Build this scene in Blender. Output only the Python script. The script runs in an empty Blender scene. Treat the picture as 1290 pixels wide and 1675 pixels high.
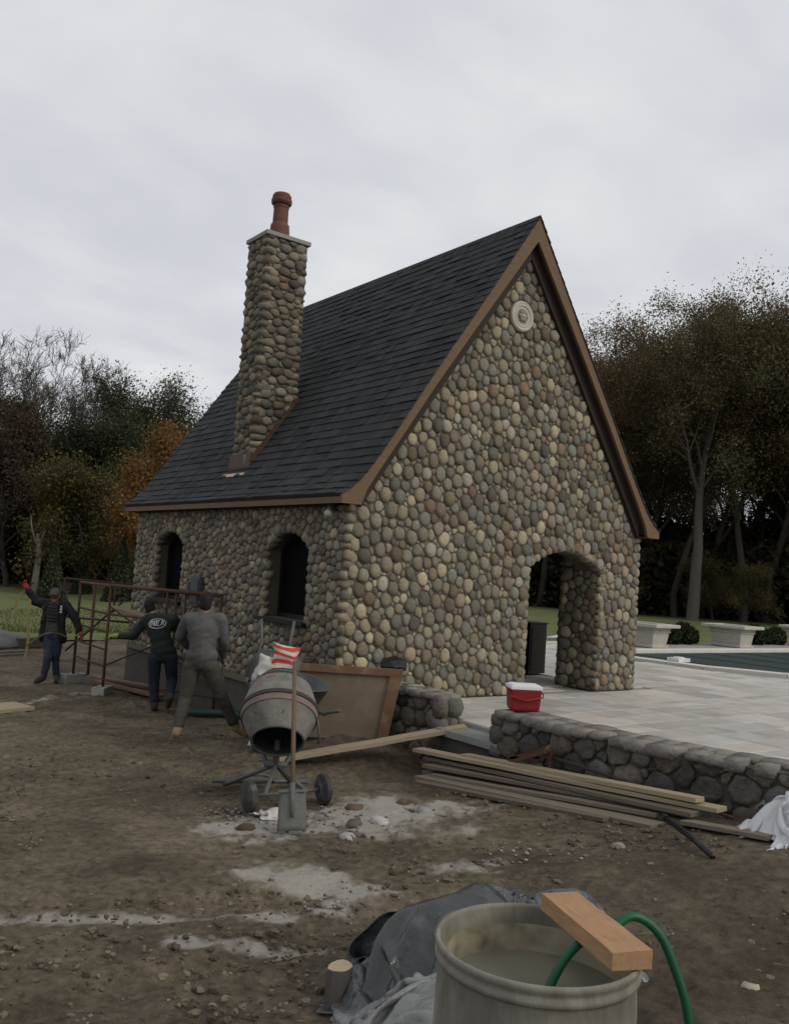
import bpy, bmesh, math, random
import numpy as np
from mathutils import Vector, Matrix
R = math.radians
sc = bpy.context.scene
COL = sc.collection

# ------------------------------------------------------------------ camera
cam_data = bpy.data.cameras.new('camera')
cam_data.sensor_fit = 'VERTICAL'; cam_data.sensor_height = 24.0
cam_data.lens = 24.0 * 1450 / 1675
cam_data.clip_start = 0.05; cam_data.clip_end = 2000
cam = bpy.data.objects.new('camera', cam_data); COL.objects.link(cam)
CAM = Vector((-5.880, -8.909, 1.62))
YAW, PITCH, ROLL = 0.6353, 0.0650, 0.0642
_f = Vector((math.sin(YAW)*math.cos(PITCH), math.cos(YAW)*math.cos(PITCH), math.sin(PITCH)))
_r0 = Vector((math.cos(YAW), -math.sin(YAW), 0)); _u0 = _r0.cross(_f)
_r = _r0*math.cos(ROLL) + _u0*math.sin(ROLL); _u = _u0*math.cos(ROLL) - _r0*math.sin(ROLL)
cam.matrix_world = Matrix(((_r.x, _u.x, -_f.x, CAM.x), (_r.y, _u.y, -_f.y, CAM.y), (_r.z, _u.z, -_f.z, CAM.z), (0, 0, 0, 1)))
sc.camera = cam

# ------------------------------------------------------------------ sky (overcast) and soft sun
SUN_DIR = Vector((0.38, -0.74, 0.55)).normalized()      # towards the sun
world = bpy.data.worlds.new('World'); sc.world = world; world.use_nodes = True
nt = world.node_tree; nt.nodes.clear()
def N(tree, typ, **kw):
    n = tree.nodes.new(typ)
    for k, v in kw.items(): setattr(n, k, v)
    return n
out = N(nt, 'ShaderNodeOutputWorld'); bg = N(nt, 'ShaderNodeBackground'); bg.inputs['Strength'].default_value = 0.1
sky = N(nt, 'ShaderNodeTexSky', sky_type='NISHITA', sun_disc=False)
sky.sun_elevation = math.asin(SUN_DIR.z); sky.sun_rotation = math.atan2(SUN_DIR.x, SUN_DIR.y)
tc = N(nt, 'ShaderNodeTexCoord'); sep = N(nt, 'ShaderNodeSeparateXYZ'); nt.links.new(tc.outputs['Generated'], sep.inputs[0])
def M(tree, op, a, b=None):
    n = N(tree, 'ShaderNodeMath', operation=op)
    for i, v in enumerate((a, b)):
        if v is None: continue
        if isinstance(v, (int, float)): n.inputs[i].default_value = v
        else: tree.links.new(v, n.inputs[i])
    return n.outputs[0]
zc = M(nt, 'ADD', M(nt, 'MAXIMUM', sep.outputs[2], 0.0), 0.22)
cmb = N(nt, 'ShaderNodeCombineXYZ')
nt.links.new(M(nt, 'DIVIDE', sep.outputs[0], zc), cmb.inputs[0]); nt.links.new(M(nt, 'DIVIDE', sep.outputs[1], zc), cmb.inputs[1])
mp = N(nt, 'ShaderNodeMapping'); mp.inputs['Rotation'].default_value = (0, 0, R(38)); mp.inputs['Scale'].default_value = (0.9, 1.15, 1)
nt.links.new(cmb.outputs[0], mp.inputs[0])
n1 = N(nt, 'ShaderNodeTexNoise'); n1.inputs['Scale'].default_value = 0.95; n1.inputs['Detail'].default_value = 6; n1.inputs['Roughness'].default_value = 0.5; n1.inputs['Distortion'].default_value = 0.5
n2 = N(nt, 'ShaderNodeTexNoise'); n2.inputs['Scale'].default_value = 3.0; n2.inputs['Detail'].default_value = 6; n2.inputs['Roughness'].default_value = 0.5; n2.inputs['Distortion'].default_value = 0.3
nt.links.new(mp.outputs[0], n1.inputs['Vector']); nt.links.new(mp.outputs[0], n2.inputs['Vector'])
mixv = M(nt, 'ADD', M(nt, 'MULTIPLY', n1.outputs[0], 0.64), M(nt, 'MULTIPLY', n2.outputs[0], 0.36))
cr = N(nt, 'ShaderNodeValToRGB'); nt.links.new(mixv, cr.inputs[0])
e = cr.color_ramp.elements
e[0].position = 0.30; e[0].color = (5.5, 5.75, 6.3, 1)
e[1].position = 0.70; e[1].color = (8.8, 8.85, 8.9, 1)
m_ = e.new(0.47); m_.color = (6.6, 6.8, 7.2, 1)
m_ = e.new(0.57); m_.color = (7.5, 7.62, 7.85, 1)
mixc = N(nt, 'ShaderNodeMix', data_type='RGBA'); mixc.inputs[0].default_value = 0.97
nt.links.new(sky.outputs[0], mixc.inputs[6]); nt.links.new(cr.outputs[0], mixc.inputs[7])
nt.links.new(mixc.outputs[2], bg.inputs['Color']); nt.links.new(bg.outputs[0], out.inputs[0])

sun_data = bpy.data.lights.new('sun', 'SUN'); sun_data.energy = 1.5; sun_data.angle = R(30); sun_data.color = (1.0, 0.93, 0.82)
sun = bpy.data.objects.new('sun', sun_data); COL.objects.link(sun)
sun.rotation_euler = SUN_DIR.to_track_quat('Z', 'Y').to_euler()
vs = sc.view_settings; vs.view_transform = 'Standard'; vs.look = 'None'; vs.exposure = 0.0; vs.gamma = 1.0; vs.use_curve_mapping = False

# ------------------------------------------------------------------ materials
MATS = {}
def mat(name, base, rough=0.85, var=0.25, scale=6.0, bump=0.0, bscale=30.0, attr=None, metallic=0.0, spec=0.3, tint=None, tint_amt=0.0, tint_scale=2.0, stretch=None, objvar=0.0, trans=0.0):
    """procedural material: base colour (or a colour attribute) broken up by two noises, optional second tint in patches, bump"""
    m = bpy.data.materials.new(name); m.use_nodes = True; t = m.node_tree; L = t.links.new
    b = t.nodes['Principled BSDF']; b.inputs['Roughness'].default_value = rough; b.inputs['Metallic'].default_value = metallic
    b.inputs['Specular IOR Level'].default_value = spec
    co = N(t, 'ShaderNodeTexCoord'); vec = co.outputs['Object']
    if stretch:
        mpn = N(t, 'ShaderNodeMapping'); mpn.inputs['Scale'].default_value = stretch; L(vec, mpn.inputs[0]); vec = mpn.outputs[0]
    if attr:
        a = N(t, 'ShaderNodeAttribute', attribute_name=attr); col = a.outputs['Color']
    else:
        rgb = N(t, 'ShaderNodeRGB'); rgb.outputs[0].default_value = (*base, 1); col = rgb.outputs[0]
    ns = N(t, 'ShaderNodeTexNoise'); ns.inputs['Scale'].default_value = scale; ns.inputs['Detail'].default_value = 6; ns.inputs['Roughness'].default_value = 0.62
    L(vec, ns.inputs['Vector'])
    if tint:
        n3 = N(t, 'ShaderNodeTexNoise'); n3.inputs['Scale'].default_value = tint_scale; n3.inputs['Detail'].default_value = 5; L(vec, n3.inputs['Vector'])
        rp = N(t, 'ShaderNodeMapRange'); rp.inputs[1].default_value = 0.48; rp.inputs[2].default_value = 0.68; L(n3.outputs[0], rp.inputs[0])
        mx = N(t, 'ShaderNodeMix', data_type='RGBA'); L(M(t, 'MULTIPLY', rp.outputs[0], tint_amt), mx.inputs[0]); L(col, mx.inputs[6]); mx.inputs[7].default_value = (*tint, 1); col = mx.outputs[2]
    fac = M(t, 'ADD', M(t, 'MULTIPLY', M(t, 'SUBTRACT', ns.outputs[0], 0.5), 2.4*var), 1.0)
    if objvar:
        oi = N(t, 'ShaderNodeObjectInfo')
        fac = M(t, 'MULTIPLY', fac, M(t, 'ADD', M(t, 'MULTIPLY', M(t, 'SUBTRACT', oi.outputs['Random'], 0.5), 2*objvar), 1.0))
    vm = N(t, 'ShaderNodeVectorMath', operation='SCALE'); L(col, vm.inputs[0]); L(fac, vm.inputs['Scale'])
    L(vm.outputs[0], b.inputs['Base Color'])
    if bump:
        nb = N(t, 'ShaderNodeTexNoise'); nb.inputs['Scale'].default_value = bscale; nb.inputs['Detail'].default_value = 5; L(vec, nb.inputs['Vector'])
        bp = N(t, 'ShaderNodeBump'); bp.inputs['Strength'].default_value = bump; bp.inputs['Distance'].default_value = 0.02
        L(nb.outputs[0], bp.inputs['Height']); L(bp.outputs[0], b.inputs['Normal'])
    if trans:
        tr = N(t, 'ShaderNodeBsdfTranslucent'); L(vm.outputs[0], tr.inputs[0]); ms = N(t, 'ShaderNodeMixShader'); ms.inputs[0].default_value = trans
        L(b.outputs[0], ms.inputs[1]); L(tr.outputs[0], ms.inputs[2]); L(ms.outputs[0], t.nodes['Material Output'].inputs[0])
    MATS[name] = m; return m

mat('stone', (.3, .27, .22), .85, .42, 26, .5, 70, attr='Col', spec=.35)
mat('mortar', (.088, .076, .058), .95, .3, 14, .4, 50)
mat('rough_stone', (.2, .18, .15), .92, .55, 13, 1.0, 26, attr='Col')
mat('shingle', (.03, .032, .035), .9, .35, 40, .25, 120, attr='Col', spec=.2)
mat('roof_deck', (.03, .03, .032), .9)
mat('cedar', (.135, .086, .046), .75, .3, 5, .1, 20, stretch=(1, 1, 6))
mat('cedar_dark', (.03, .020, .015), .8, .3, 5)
mat('copper', (.085, .042, .028), .55, .35, 7, metallic=.25)
mat('copper_bright', (.55, .36, .27), .5, .15, 7)
mat('terracotta', (.135, .058, .042), .8, .25, 9, .1, 40)
mat('cement_cap', (.25, .25, .235), .9, .25, 9, .2, 40)
mat('carved_stone', (.43, .41, .35), .85, .2, 14, .15, 50)
mat('carved_dark', (.24, .23, .2), .9, .2, 14)
mat('concrete', (.075, .07, .06), .92, .3, 5, .3, 30)
mat('concrete_light', (.33, .325, .3), .92, .25, 7, .3, 30)
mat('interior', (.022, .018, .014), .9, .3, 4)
mat('room_dark_pane', (.004, .004, .005), .7, .1, 3, spec=.04)  # near-black, barely reflecting: the dark of the room painted into the pane
mat('dark_frame', (.007, .0065, .006), .6, .2, 8)
mat('plate_grey', (.06, .064, .066), .6, .2, 8)
mat('white_plastic', (.62, .62, .61), .5, .06, 5)
mat('paver', (.45, .43, .39), .85, .28, 3.2, .15, 40, attr='Col')
mat('patio_base', (.26, .25, .225), .95, .2, 9)
mat('bluestone', (.2, .205, .2), .8, .25, 5, .1, 40)
mat('coping', (.55, .53, .48), .8, .12, 4)
mat('pool_cover', (.018, .034, .032), .7, .2, 3, .15, 60)
mat('planter', (.42, .40, .345), .85, .2, 7, .15, 40)
mat('soil', (.05, .035, .025), .95, .3, 9)
mat('lawn', (.095, .112, .036), .95, .35, 1.6, .5, 18, tint=(.15, .12, .06), tint_amt=.6, tint_scale=.25)
mat('litter', (.06, .042, .026), .95, .45, 1.5, .4, 10)
mat('bark', (.05, .042, .034), .95, .35, 8, .3, 14)
mat('bark_pale', (.085, .078, .066), .95, .3, 3, .3, 10)
mat('bark_grey', (.085, .075, .068), .95, .3, 5)
mat('snag', (.20, .18, .15), .95, .3, 5, .3, 10)
for nm in ('leaf',): mat(nm, (.07, .06, .03), .8, .2, 3, attr='Col', spec=.15, trans=.25)
mat('lumber', (.29, .235, .155), .85, .3, 9, .15, 30, stretch=(1, 12, 12), objvar=.22)
mat('lumber_old', (.145, .12, .09), .9, .5, 9, .2, 30, stretch=(1, 12, 12), objvar=.25)
mat('lumber_new', (.34, .205, .108), .75, .25, 7, .12, 30, stretch=(2, 14, 14), tint=(.26, .14, .065), tint_amt=.5, tint_scale=5)
mat('plywood', (.16, .13, .085), .85, .3, 7, .1, 30, tint=(.22, .175, .115), tint_amt=.5)
mat('form_frame', (.15, .085, .05), .85, .35, 10, .15, 30, tint=(.26, .18, .11), tint_amt=.6, tint_scale=6)
mat('rust', (.09, .045, .030), .85, .4, 14, .15, 50, tint=(.05, .028, .022), tint_amt=.7, tint_scale=7)
mat('rust_dark', (.05, .03, .024), .9, .4, 14)
mat('drum', (.165, .158, .138), .88, .4, 9, .5, 28, tint=(.10, .094, .082), tint_amt=.7, tint_scale=5)
mat('drum_inside', (.035, .033, .03), .95, .3, 9)
mat('drum_band', (.04, .04, .038), .8, .3, 9)
mat('drum_red', (.18, .125, .108), .8, .4, 14, tint=(.14, .13, .115), tint_amt=1.0, tint_scale=9)
mat('red_paint', (.38, .045, .04), .7, .3, 16)
mat('steel', (.10, .105, .105), .65, .35, 12, .1, 50, metallic=.3)
mat('steel_blade', (.11, .115, .105), .7, .45, 12, .2, 40, metallic=.2, tint=(.17, .14, .10), tint_amt=.6, tint_scale=9)
mat('handle_wood', (.12, .088, .058), .8, .3, 14)
mat('rubber', (.045, .044, .042), .9, .4, 14, tint=(.15, .142, .128), tint_amt=.75, tint_scale=12)
mat('sack_white', (.48, .465, .44), .75, .12, 9, .25, 18)
mat('sack_red', (.5, .05, .03), .7, .15, 9, .25, 18)
mat('cooler_red', (.21, .016, .018), .45, .08, 5)
mat('cooler_white', (.70, .71, .71), .45, .05, 5)
mat('black_plastic', (.012, .012, .014), .4, .3, 9, .3, 20)
mat('white_film', (.52, .53, .54), .45, .25, 5, .6, 16)
mat('tarp', (.04, .043, .045), .24, .35, 5, .6, 22, tint=(.15, .158, .165), tint_amt=.9, tint_scale=3.2, spec=.5)
mat('tarp_light', (.20, .205, .20), .30, .35, 5, .6, 22, tint=(.12, .12, .115), tint_amt=.7, tint_scale=4, spec=.4)
mat('blue_cloth', (.02, .03, .13), .8, .2, 6)
mat('barrel', (.20, .19, .155), .65, .55, 9, .45, 22, tint=(.085, .075, .054), tint_amt=.9, tint_scale=4.2, stretch=(1, 1, .45))
mat('barrel_inside', (.36, .325, .235), .7, .3, 5, .15, 30, tint=(.10, .078, .045), tint_amt=.9, tint_scale=6)
mat('dirty_water', (.17, .165, .125), .06, .1, 3, spec=.5)
mat('hose', (.010, .085, .038), .45, .15, 9)
mat('hose_dark', (.012, .04, .028), .5, .2, 9)
mat('yellow_strap', (.22, .185, .075), .7, .2, 9)
mat('rubble_stone', (.28, .265, .24), .95, .35, 9, .4, 30, attr='Col')
mat('skin', (.23, .125, .085), .6, .15, 12)
mat('hair', (.012, .010, .009), .8, .2, 30)
mat('cap_grey', (.06, .055, .052), .85, .2, 20)
mat('jacket_black', (.010, .010, .011), .8, .3, 9, .4, 9)
mat('shirt_grey', (.055, .055, .058), .9, .2, 9)
mat('shirt_stripe', (.02, .02, .022), .9, .2, 9)
mat('jeans', (.028, .038, .062), .9, .35, 8, .4, 10, tint=(.07, .085, .11), tint_amt=.55, tint_scale=4)
mat('jeans_dark', (.014, .019, .032), .9, .3, 8, .4, 10)
mat('green_sweat', (.017, .024, .021), .9, .25, 8, .5, 9)
mat('print_white', (.45, .47, .46), .8, .2, 20)
mat('grey_sweat', (.088, .086, .084), .92, .18, 9, .5, 8)
mat('khaki', (.058, .053, .043), .9, .25, 9, .5, 9)
mat('boot_tan', (.27, .18, .095), .8, .25, 12)
mat('boot_dark', (.045, .038, .033), .85, .25, 12)
mat('glove_red', (.28, .035, .03), .85, .2, 12)
mat('glove_yellow', (.22, .27, .07), .85, .2, 12)
mat('glove_grey', (.14, .14, .13), .85, .2, 12)

# ------------------------------------------------------------------ helpers
def tag(o, label=None, cat=None, group=None, kind=None):
    for k, v in (('label', label), ('category', cat), ('group', group), ('kind', kind)):
        if v: o[k] = v
    return o
def empty(name, loc=(0, 0, 0), rz=0.0):
    o = bpy.data.objects.new(name, None); COL.objects.link(o); o.location = loc; o.rotation_euler = (0, 0, rz); o.empty_display_size = .2
    return o
def thing(name, label, cat, loc=(0, 0, 0), rz=0.0, group=None):
    return tag(empty(name, loc, rz), label, cat, group)
def link(name, me, parent=None, loc=None):
    o = bpy.data.objects.new(name, me); COL.objects.link(o)
    if parent: o.parent = parent
    if loc is not None: o.location = loc
    return o
def mesh(name, V, F, m, smooth=False, cols=None):
    me = bpy.data.meshes.new(name); me.from_pydata([tuple(map(float, v)) for v in V], [], [tuple(f) for f in F])
    if m: me.materials.append(MATS[m])
    if smooth: me.polygons.foreach_set('use_smooth', [True]*len(me.polygons))
    if cols is not None:
        a = me.color_attributes.new('Col', 'FLOAT_COLOR', 'POINT')
        c = np.ones((len(V), 4), np.float32); c[:, :3] = cols; a.data.foreach_set('color', c.ravel())
    me.update(); return me
def np_mesh(name, V, F, m, smooth=False, cols=None):
    """fast path: V (n,3), F (k,3|4) arrays"""
    V = np.asarray(V, np.float32); F = np.asarray(F, np.int32); k = F.shape[1]
    me = bpy.data.meshes.new(name); me.vertices.add(len(V)); me.vertices.foreach_set('co', V.ravel())
    me.loops.add(F.size); me.loops.foreach_set('vertex_index', F.ravel())
    me.polygons.add(len(F)); me.polygons.foreach_set('loop_start', np.arange(0, F.size, k, dtype=np.int32)); me.polygons.foreach_set('loop_total', np.full(len(F), k, np.int32))
    if smooth: me.polygons.foreach_set('use_smooth', np.ones(len(F), bool))
    me.update(calc_edges=True); me.validate()
    if cols is not None:
        a = me.color_attributes.new('Col', 'FLOAT_COLOR', 'POINT'); c = np.ones((len(V), 4), np.float32); c[:, :3] = cols; a.data.foreach_set('color', c.ravel())
    if m: me.materials.append(MATS[m])
    return me

class MB:
    def __init__(s): s.V = []; s.F = []; s.C = []
    def add(s, V, F, c=None):
        o = len(s.V); s.V += [tuple(v) for v in V]; s.F += [tuple(i+o for i in f) for f in F]
        s.C += [c if c is not None else (.5, .5, .5)]*len(V); return s
    def box(s, lo, hi, c=None):
        x0, y0, z0 = lo; x1, y1, z1 = hi
        return s.add([(x0,y0,z0),(x1,y0,z0),(x1,y1,z0),(x0,y1,z0),(x0,y0,z1),(x1,y0,z1),(x1,y1,z1),(x0,y1,z1)],
                     [(0,3,2,1),(4,5,6,7),(0,1,5,4),(1,2,6,5),(2,3,7,6),(3,0,4,7)], c)
    def obox(s, c0, ax, ay, az, c=None):
        """box about centre c0 with half-axis vectors"""
        c0, ax, ay, az = map(Vector, (c0, ax, ay, az))
        V = [c0+ax*i+ay*j+az*k for k in (-1, 1) for (i, j) in ((-1,-1),(1,-1),(1,1),(-1,1))]
        return s.add(V, [(0,3,2,1),(4,5,6,7),(0,1,5,4),(1,2,6,5),(2,3,7,6),(3,0,4,7)], c)
    def bar(s, a, b, w, h, up=(0, 0, 1), c=None):
        a = Vector(a); b = Vector(b); d = (b-a).normalized(); up = Vector(up)
        if abs(d.dot(up)) > .98: up = Vector((1, 0, 0))
        sd = d.cross(up).normalized(); u = sd.cross(d).normalized()
        return s.obox((a+b)/2, (b-a)/2, sd*w/2, u*h/2, c)
    def tube(s, pts, r, n=8, c=None, cap=True):
        pts = [Vector(p) for p in pts]; rs = r if isinstance(r, (list, tuple)) else [r]*len(pts)
        V = []; prev = None
        for i, p in enumerate(pts):
            d = ((pts[min(i+1, len(pts)-1)])-(pts[max(i-1, 0)])).normalized()
            if prev is None:
                u = Vector((0, 0, 1)) if abs(d.z) < .9 else Vector((1, 0, 0)); sd = d.cross(u).normalized()
            else:
                sd = (prev - d*prev.dot(d)).normalized()
            prev = sd; u = sd.cross(d)
            V += [p + (sd*math.cos(a)+u*math.sin(a))*rs[i] for a in [2*math.pi*k/n for k in range(n)]]
        F = [(i*n+k, i*n+(k+1) % n, (i+1)*n+(k+1) % n, (i+1)*n+k) for i in range(len(pts)-1) for k in range(n)]
        if cap: F += [tuple(range(n))[::-1], tuple((len(pts)-1)*n+k for k in range(n))]
        return s.add(V, F, c)
    def lathe(s, prof, n=24, org=(0,0,0), axis=(0,0,1), c=None, cap0=False, cap1=False):
        """prof: list of (radius, distance along axis)"""
        org = Vector(org); ax = Vector(axis).normalized(); u = Vector((1,0,0)) if abs(ax.x) < .8 else Vector((0,1,0))
        e1 = ax.cross(u).normalized(); e2 = ax.cross(e1)
        V = [org+ax*t+(e1*math.cos(a)+e2*math.sin(a))*r for (r, t) in prof for a in [2*math.pi*k/n for k in range(n)]]
        F = [(i*n+k, i*n+(k+1) % n, (i+1)*n+(k+1) % n, (i+1)*n+k) for i in range(len(prof)-1) for k in range(n)]
        if cap0: F.append(tuple(range(n))[::-1])
        if cap1: F.append(tuple((len(prof)-1)*n+k for k in range(n)))
        return s.add(V, F, c)
    def prism(s, poly, d, c=None):
        """poly: 3-D outline points, d: extrusion vector"""
        n = len(poly); d = Vector(d); P = [Vector(p) for p in poly]
        return s.add(P+[p+d for p in P], [tuple(range(n))[::-1], tuple(range(n, 2*n))]+[(k, (k+1) % n, n+(k+1) % n, n+k) for k in range(n)], c)
    def build(s, name, m, parent=None, smooth=False, loc=None, bevel=0.0, cols=False, auto=None):
        me = mesh(name, s.V, s.F, m, smooth, np.array(s.C) if cols else None)
        bm = bmesh.new(); bm.from_mesh(me); bmesh.ops.recalc_face_normals(bm, faces=bm.faces)
        if bevel: bmesh.ops.bevel(bm, geom=list(bm.edges), offset=bevel, segments=2, profile=.6, affect='EDGES', clamp_overlap=True)
        bm.to_mesh(me); bm.free()
        if auto: me.polygons.foreach_set('use_smooth', [True]*len(me.polygons)); me.set_sharp_from_angle(angle=R(auto))
        return link(name, me, parent, loc)

# value noise
_rng = np.random.default_rng(7); _T = _rng.random((256, 256))
def vnoise(x, y):
    x = np.asarray(x, float); y = np.asarray(y, float); xi = np.floor(x).astype(int); yi = np.floor(y).astype(int); fx = x-xi; fy = y-yi
    fx = fx*fx*(3-2*fx); fy = fy*fy*(3-2*fy); a = xi & 255; b = yi & 255; a1 = (a+1) & 255; b1 = (b+1) & 255
    return (_T[a, b]*(1-fx)+_T[a1, b]*fx)*(1-fy)+(_T[a, b1]*(1-fx)+_T[a1, b1]*fx)*fy
def fbm(x, y, o=4, g=.5):
    s = 0; a = 1; n = 0
    for i in range(o): s = s+a*vnoise(x*2**i+i*17.3, y*2**i+i*5.1); n += a; a *= g
    return s/n-.5
def sst(a, b, x):
    t = np.clip((x-a)/(b-a), 0, 1); return t*t*(3-2*t)
def gz(x, y):
    """level of the dirt, the lawn and the wood floor"""
    x = np.asarray(x, float); y = np.asarray(y, float)
    s = np.maximum(0, -y-1.5); k = .05+.045*sst(-2.5, .3, x); z = -.5+s*k-.16*sst(.5, 4, y)
    z = z+.20*np.exp(-((x-.05)**2+(y+.45)**2)/(2*.45**2))
    z = np.where(x > .75, np.minimum(z, -.14), z)
    t = sst(7, 13, x); z = z*(1-t)+(-.14)*t
    return z
def G(x, y, dz=0.0): return (x, y, float(gz(x, y))+dz)
# ------------------------------------------------------------------ ground
def axis(lo, a, b, hi, fine, grow=1.22):
    c = list(np.arange(a, b, fine)); st = fine; p = b
    while p < hi: c.append(p); st = min(st*grow, 25); p += st
    st = fine; p = a; l = []
    while p > lo: st = min(st*grow, 25); p -= st; l.append(p)
    return np.array(l[::-1]+c)
gx_ = axis(-400, -6.2, 1.0, 600, .032); gy_ = axis(-400, -7.6, 5.5, 600, .034)
X, Y = np.meshgrid(gx_, gy_, indexing='ij')
Z = gz(X, Y)
near = (1-sst(12, 22, np.hypot(X+2, Y+1)))
Z = Z + near*(fbm(X*.9, Y*.9, 4)*.09 + fbm(X*5, Y*5, 4, .6)*.035 + np.maximum(0, fbm(X*11+3, Y*11, 2)-.12)*.07)
# wheel ruts running across the yard
for (ox, oy, dx, dy, w) in ((-4.4, -3.9, .80, -.20, .13), (-4.2, -4.9, .9, .05, .12), (-3.2, 0.2, .9, -.6, .16)):
    q = math.hypot(dx, dy); dd = (X-ox)*(-dy/q)+(Y-oy)*dx/q + fbm(X*1.3, Y*1.3, 2)*.3; al = (X-ox)*dx/q+(Y-oy)*dy/q
    Z = Z - near*.035*np.exp(-(dd/w)**2)*(1-sst(1.6, 2.6, np.abs(al))) + near*.018*np.exp(-((np.abs(dd)-.2)/.07)**2)*(1-sst(1.6, 2.6, np.abs(al)))
nx, ny = X.shape
idx = np.arange(nx*ny).reshape(nx, ny)
F = np.stack([idx[:-1, :-1], idx[1:, :-1], idx[1:, 1:], idx[:-1, 1:]], -1).reshape(-1, 4)
# mortar spills: red = pale cement, green = damp dark earth, blue = leaf litter
def seg(ax, ay, bx, by, w):
    vx, vy = bx-ax, by-ay; t = np.clip(((X-ax)*vx+(Y-ay)*vy)/(vx*vx+vy*vy), 0, 1)
    return np.exp(-(np.hypot(X-ax-t*vx, Y-ay-t*vy)/w)**2)
br = fbm(X*3.1+9, Y*3.1, 5, .6)
damp_pre = np.clip(fbm(X*.55+31, Y*.55+7, 3)*3.2+.35, 0, 1)
sp = np.zeros_like(X)
for s_ in ((-4.05, -3.98, -3.25, -4.50, .12, 1.4), (-3.85, -4.55, -3.35, -5.02, .10, 1.2), (-4.75, -3.75, -4.15, -3.98, .15, 1.2), (-2.95, -3.85, -2.6, -4.35, .28, 1.5), (-2.95, -4.55, -2.85, -4.65, .12, .9),
           (-2.4, -2.75, -1.4, -3.1, .50, 1.35), (-2.3, -2.2, -1.9, -2.3, .3, .6), (-1.35, -2.4, -0.8, -3.2, .42, 1.0), (-2.0, -3.3, -1.2, -3.6, .26, .8), (-1.9, -4.25, -1.65, -4.45, .2, .75),
           (-1.75, 4.9, -1.4, 5.3, .35, .55), (-2.2, 4.6, -1.7, 5.2, .25, .4), (-3.3, -5.6, -2.8, -5.4, .3, .35), (-1.2, -1.3, -.6, -1.9, .3, .3)):
    sp = np.maximum(sp, seg(*s_[:5])*s_[5])
sp = np.clip((sp*.95+br*1.9*np.clip(sp*2.5, 0, 1)+fbm(X*9+4, Y*9, 4, .7)*1.3*np.clip(sp*2.5, 0, 1)-.12), 0, 1)
Z = Z+near*.006*sp; Z = Z+near*fbm(X*14+5, Y*14+2, 3, .7)*.024+near*np.maximum(0, fbm(X*6.5+15, Y*6.5+2, 3, .6)-.10)*.16*np.clip(damp_pre*1.6, 0, 1)
damp = np.maximum.reduce([seg(-2.9, -1.2, -1.7, -2.4, .5)*.9, seg(-2.6, -2.6, -2.3, -2.9, .3), seg(-3.6, -3.3, -3.3, -3.6, .4)*.6, seg(-.6, -4.6, .3, -3.0, .7)*.8, seg(-1.5, -5.6, -2.4, -6.6, 1.2)*.7])
damp = np.maximum(damp, seg(-1.6, -6.2, .2, -4.4, .9)*.9); damp = np.maximum(damp, np.clip(fbm(X*.55+31, Y*.55+7, 3)*3.2, 0, .8)); damp = np.clip(damp*1.15+br*1.9+fbm(X*12, Y*12, 3, .7)*.9-.2, 0, 1)
cc = np.stack([sp, damp, np.zeros_like(sp)], -1).reshape(-1, 3)
m = bpy.data.materials.new('dirt'); m.use_nodes = True; t = m.node_tree; L = t.links.new; b = t.nodes['Principled BSDF']; b.inputs['Roughness'].default_value = .95; b.inputs['Specular IOR Level'].default_value = .2
co = N(t, 'ShaderNodeTexCoord'); at = N(t, 'ShaderNodeAttribute', attribute_name='Col'); sx = N(t, 'ShaderNodeSeparateColor'); L(at.outputs['Color'], sx.inputs[0])
def nz(s, d=6, r=.6):
    n = N(t, 'ShaderNodeTexNoise'); n.inputs['Scale'].default_value = s; n.inputs['Detail'].default_value = d; n.inputs['Roughness'].default_value = r; L(co.outputs['Object'], n.inputs['Vector']); return n.outputs[0]
ra = N(t, 'ShaderNodeValToRGB'); L(nz(.9, 8, .65), ra.inputs[0]); e = ra.color_ramp.elements
e[0].position = .34; e[0].color = (.085, .067, .046, 1); e[1].position = .66; e[1].color = (.225, .186, .132, 1)
ra2 = N(t, 'ShaderNodeValToRGB'); L(nz(14, 8, .7), ra2.inputs[0]); e = ra2.color_ramp.elements
e[0].position = .34; e[0].color = (.5, .5, .5, 1); e[1].position = .68; e[1].color = (1.42, 1.4, 1.36, 1)
def mul(a, b_):
    n = N(t, 'ShaderNodeMix', data_type='RGBA', blend_type='MULTIPLY'); n.inputs[0].default_value = 1; L(a, n.inputs[6]); L(b_, n.inputs[7]); return n.outputs[2]
def mx(f, a, col):
    n = N(t, 'ShaderNodeMix', data_type='RGBA'); L(f, n.inputs[0]); L(a, n.inputs[6]); n.inputs[7].default_value = (*col, 1); return n.outputs[2]
c = mul(ra.outputs[0], ra2.outputs[0])
c = mx(M(t, 'MULTIPLY', sx.outputs[1], .50), c, (.060, .047, .033))
f = N(t, 'ShaderNodeMapRange'); f.inputs[1].default_value = .50; f.inputs[2].default_value = .84; L(M(t, 'ADD', M(t, 'MULTIPLY', sx.outputs[0], .46), M(t, 'MULTIPLY', nz(17, 10, .85), .75)), f.inputs[0])
c = mx(M(t, 'MULTIPLY', M(t, 'MULTIPLY', f.outputs[0], M(t, 'MINIMUM', M(t, 'MULTIPLY', sx.outputs[0], 1.25), 1)), .9), c, (.47, .44, .39))
L(c, b.inputs['Base Color'])
bp = N(t, 'ShaderNodeBump'); bp.inputs['Strength'].default_value = 1.0; bp.inputs['Distance'].default_value = .035; L(M(t, 'ADD', nz(26, 9, .75), M(t, 'MULTIPLY', nz(110, 4), .5)), bp.inputs['Height']); L(bp.outputs[0], b.inputs['Normal'])
MATS['dirt'] = m
ground = link('ground', np_mesh('ground', np.stack([X, Y, Z], -1).reshape(-1, 3), F, 'dirt', True, cc)); tag(ground, 'brown trampled building-site dirt with pale mortar spills', kind='structure')

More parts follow.
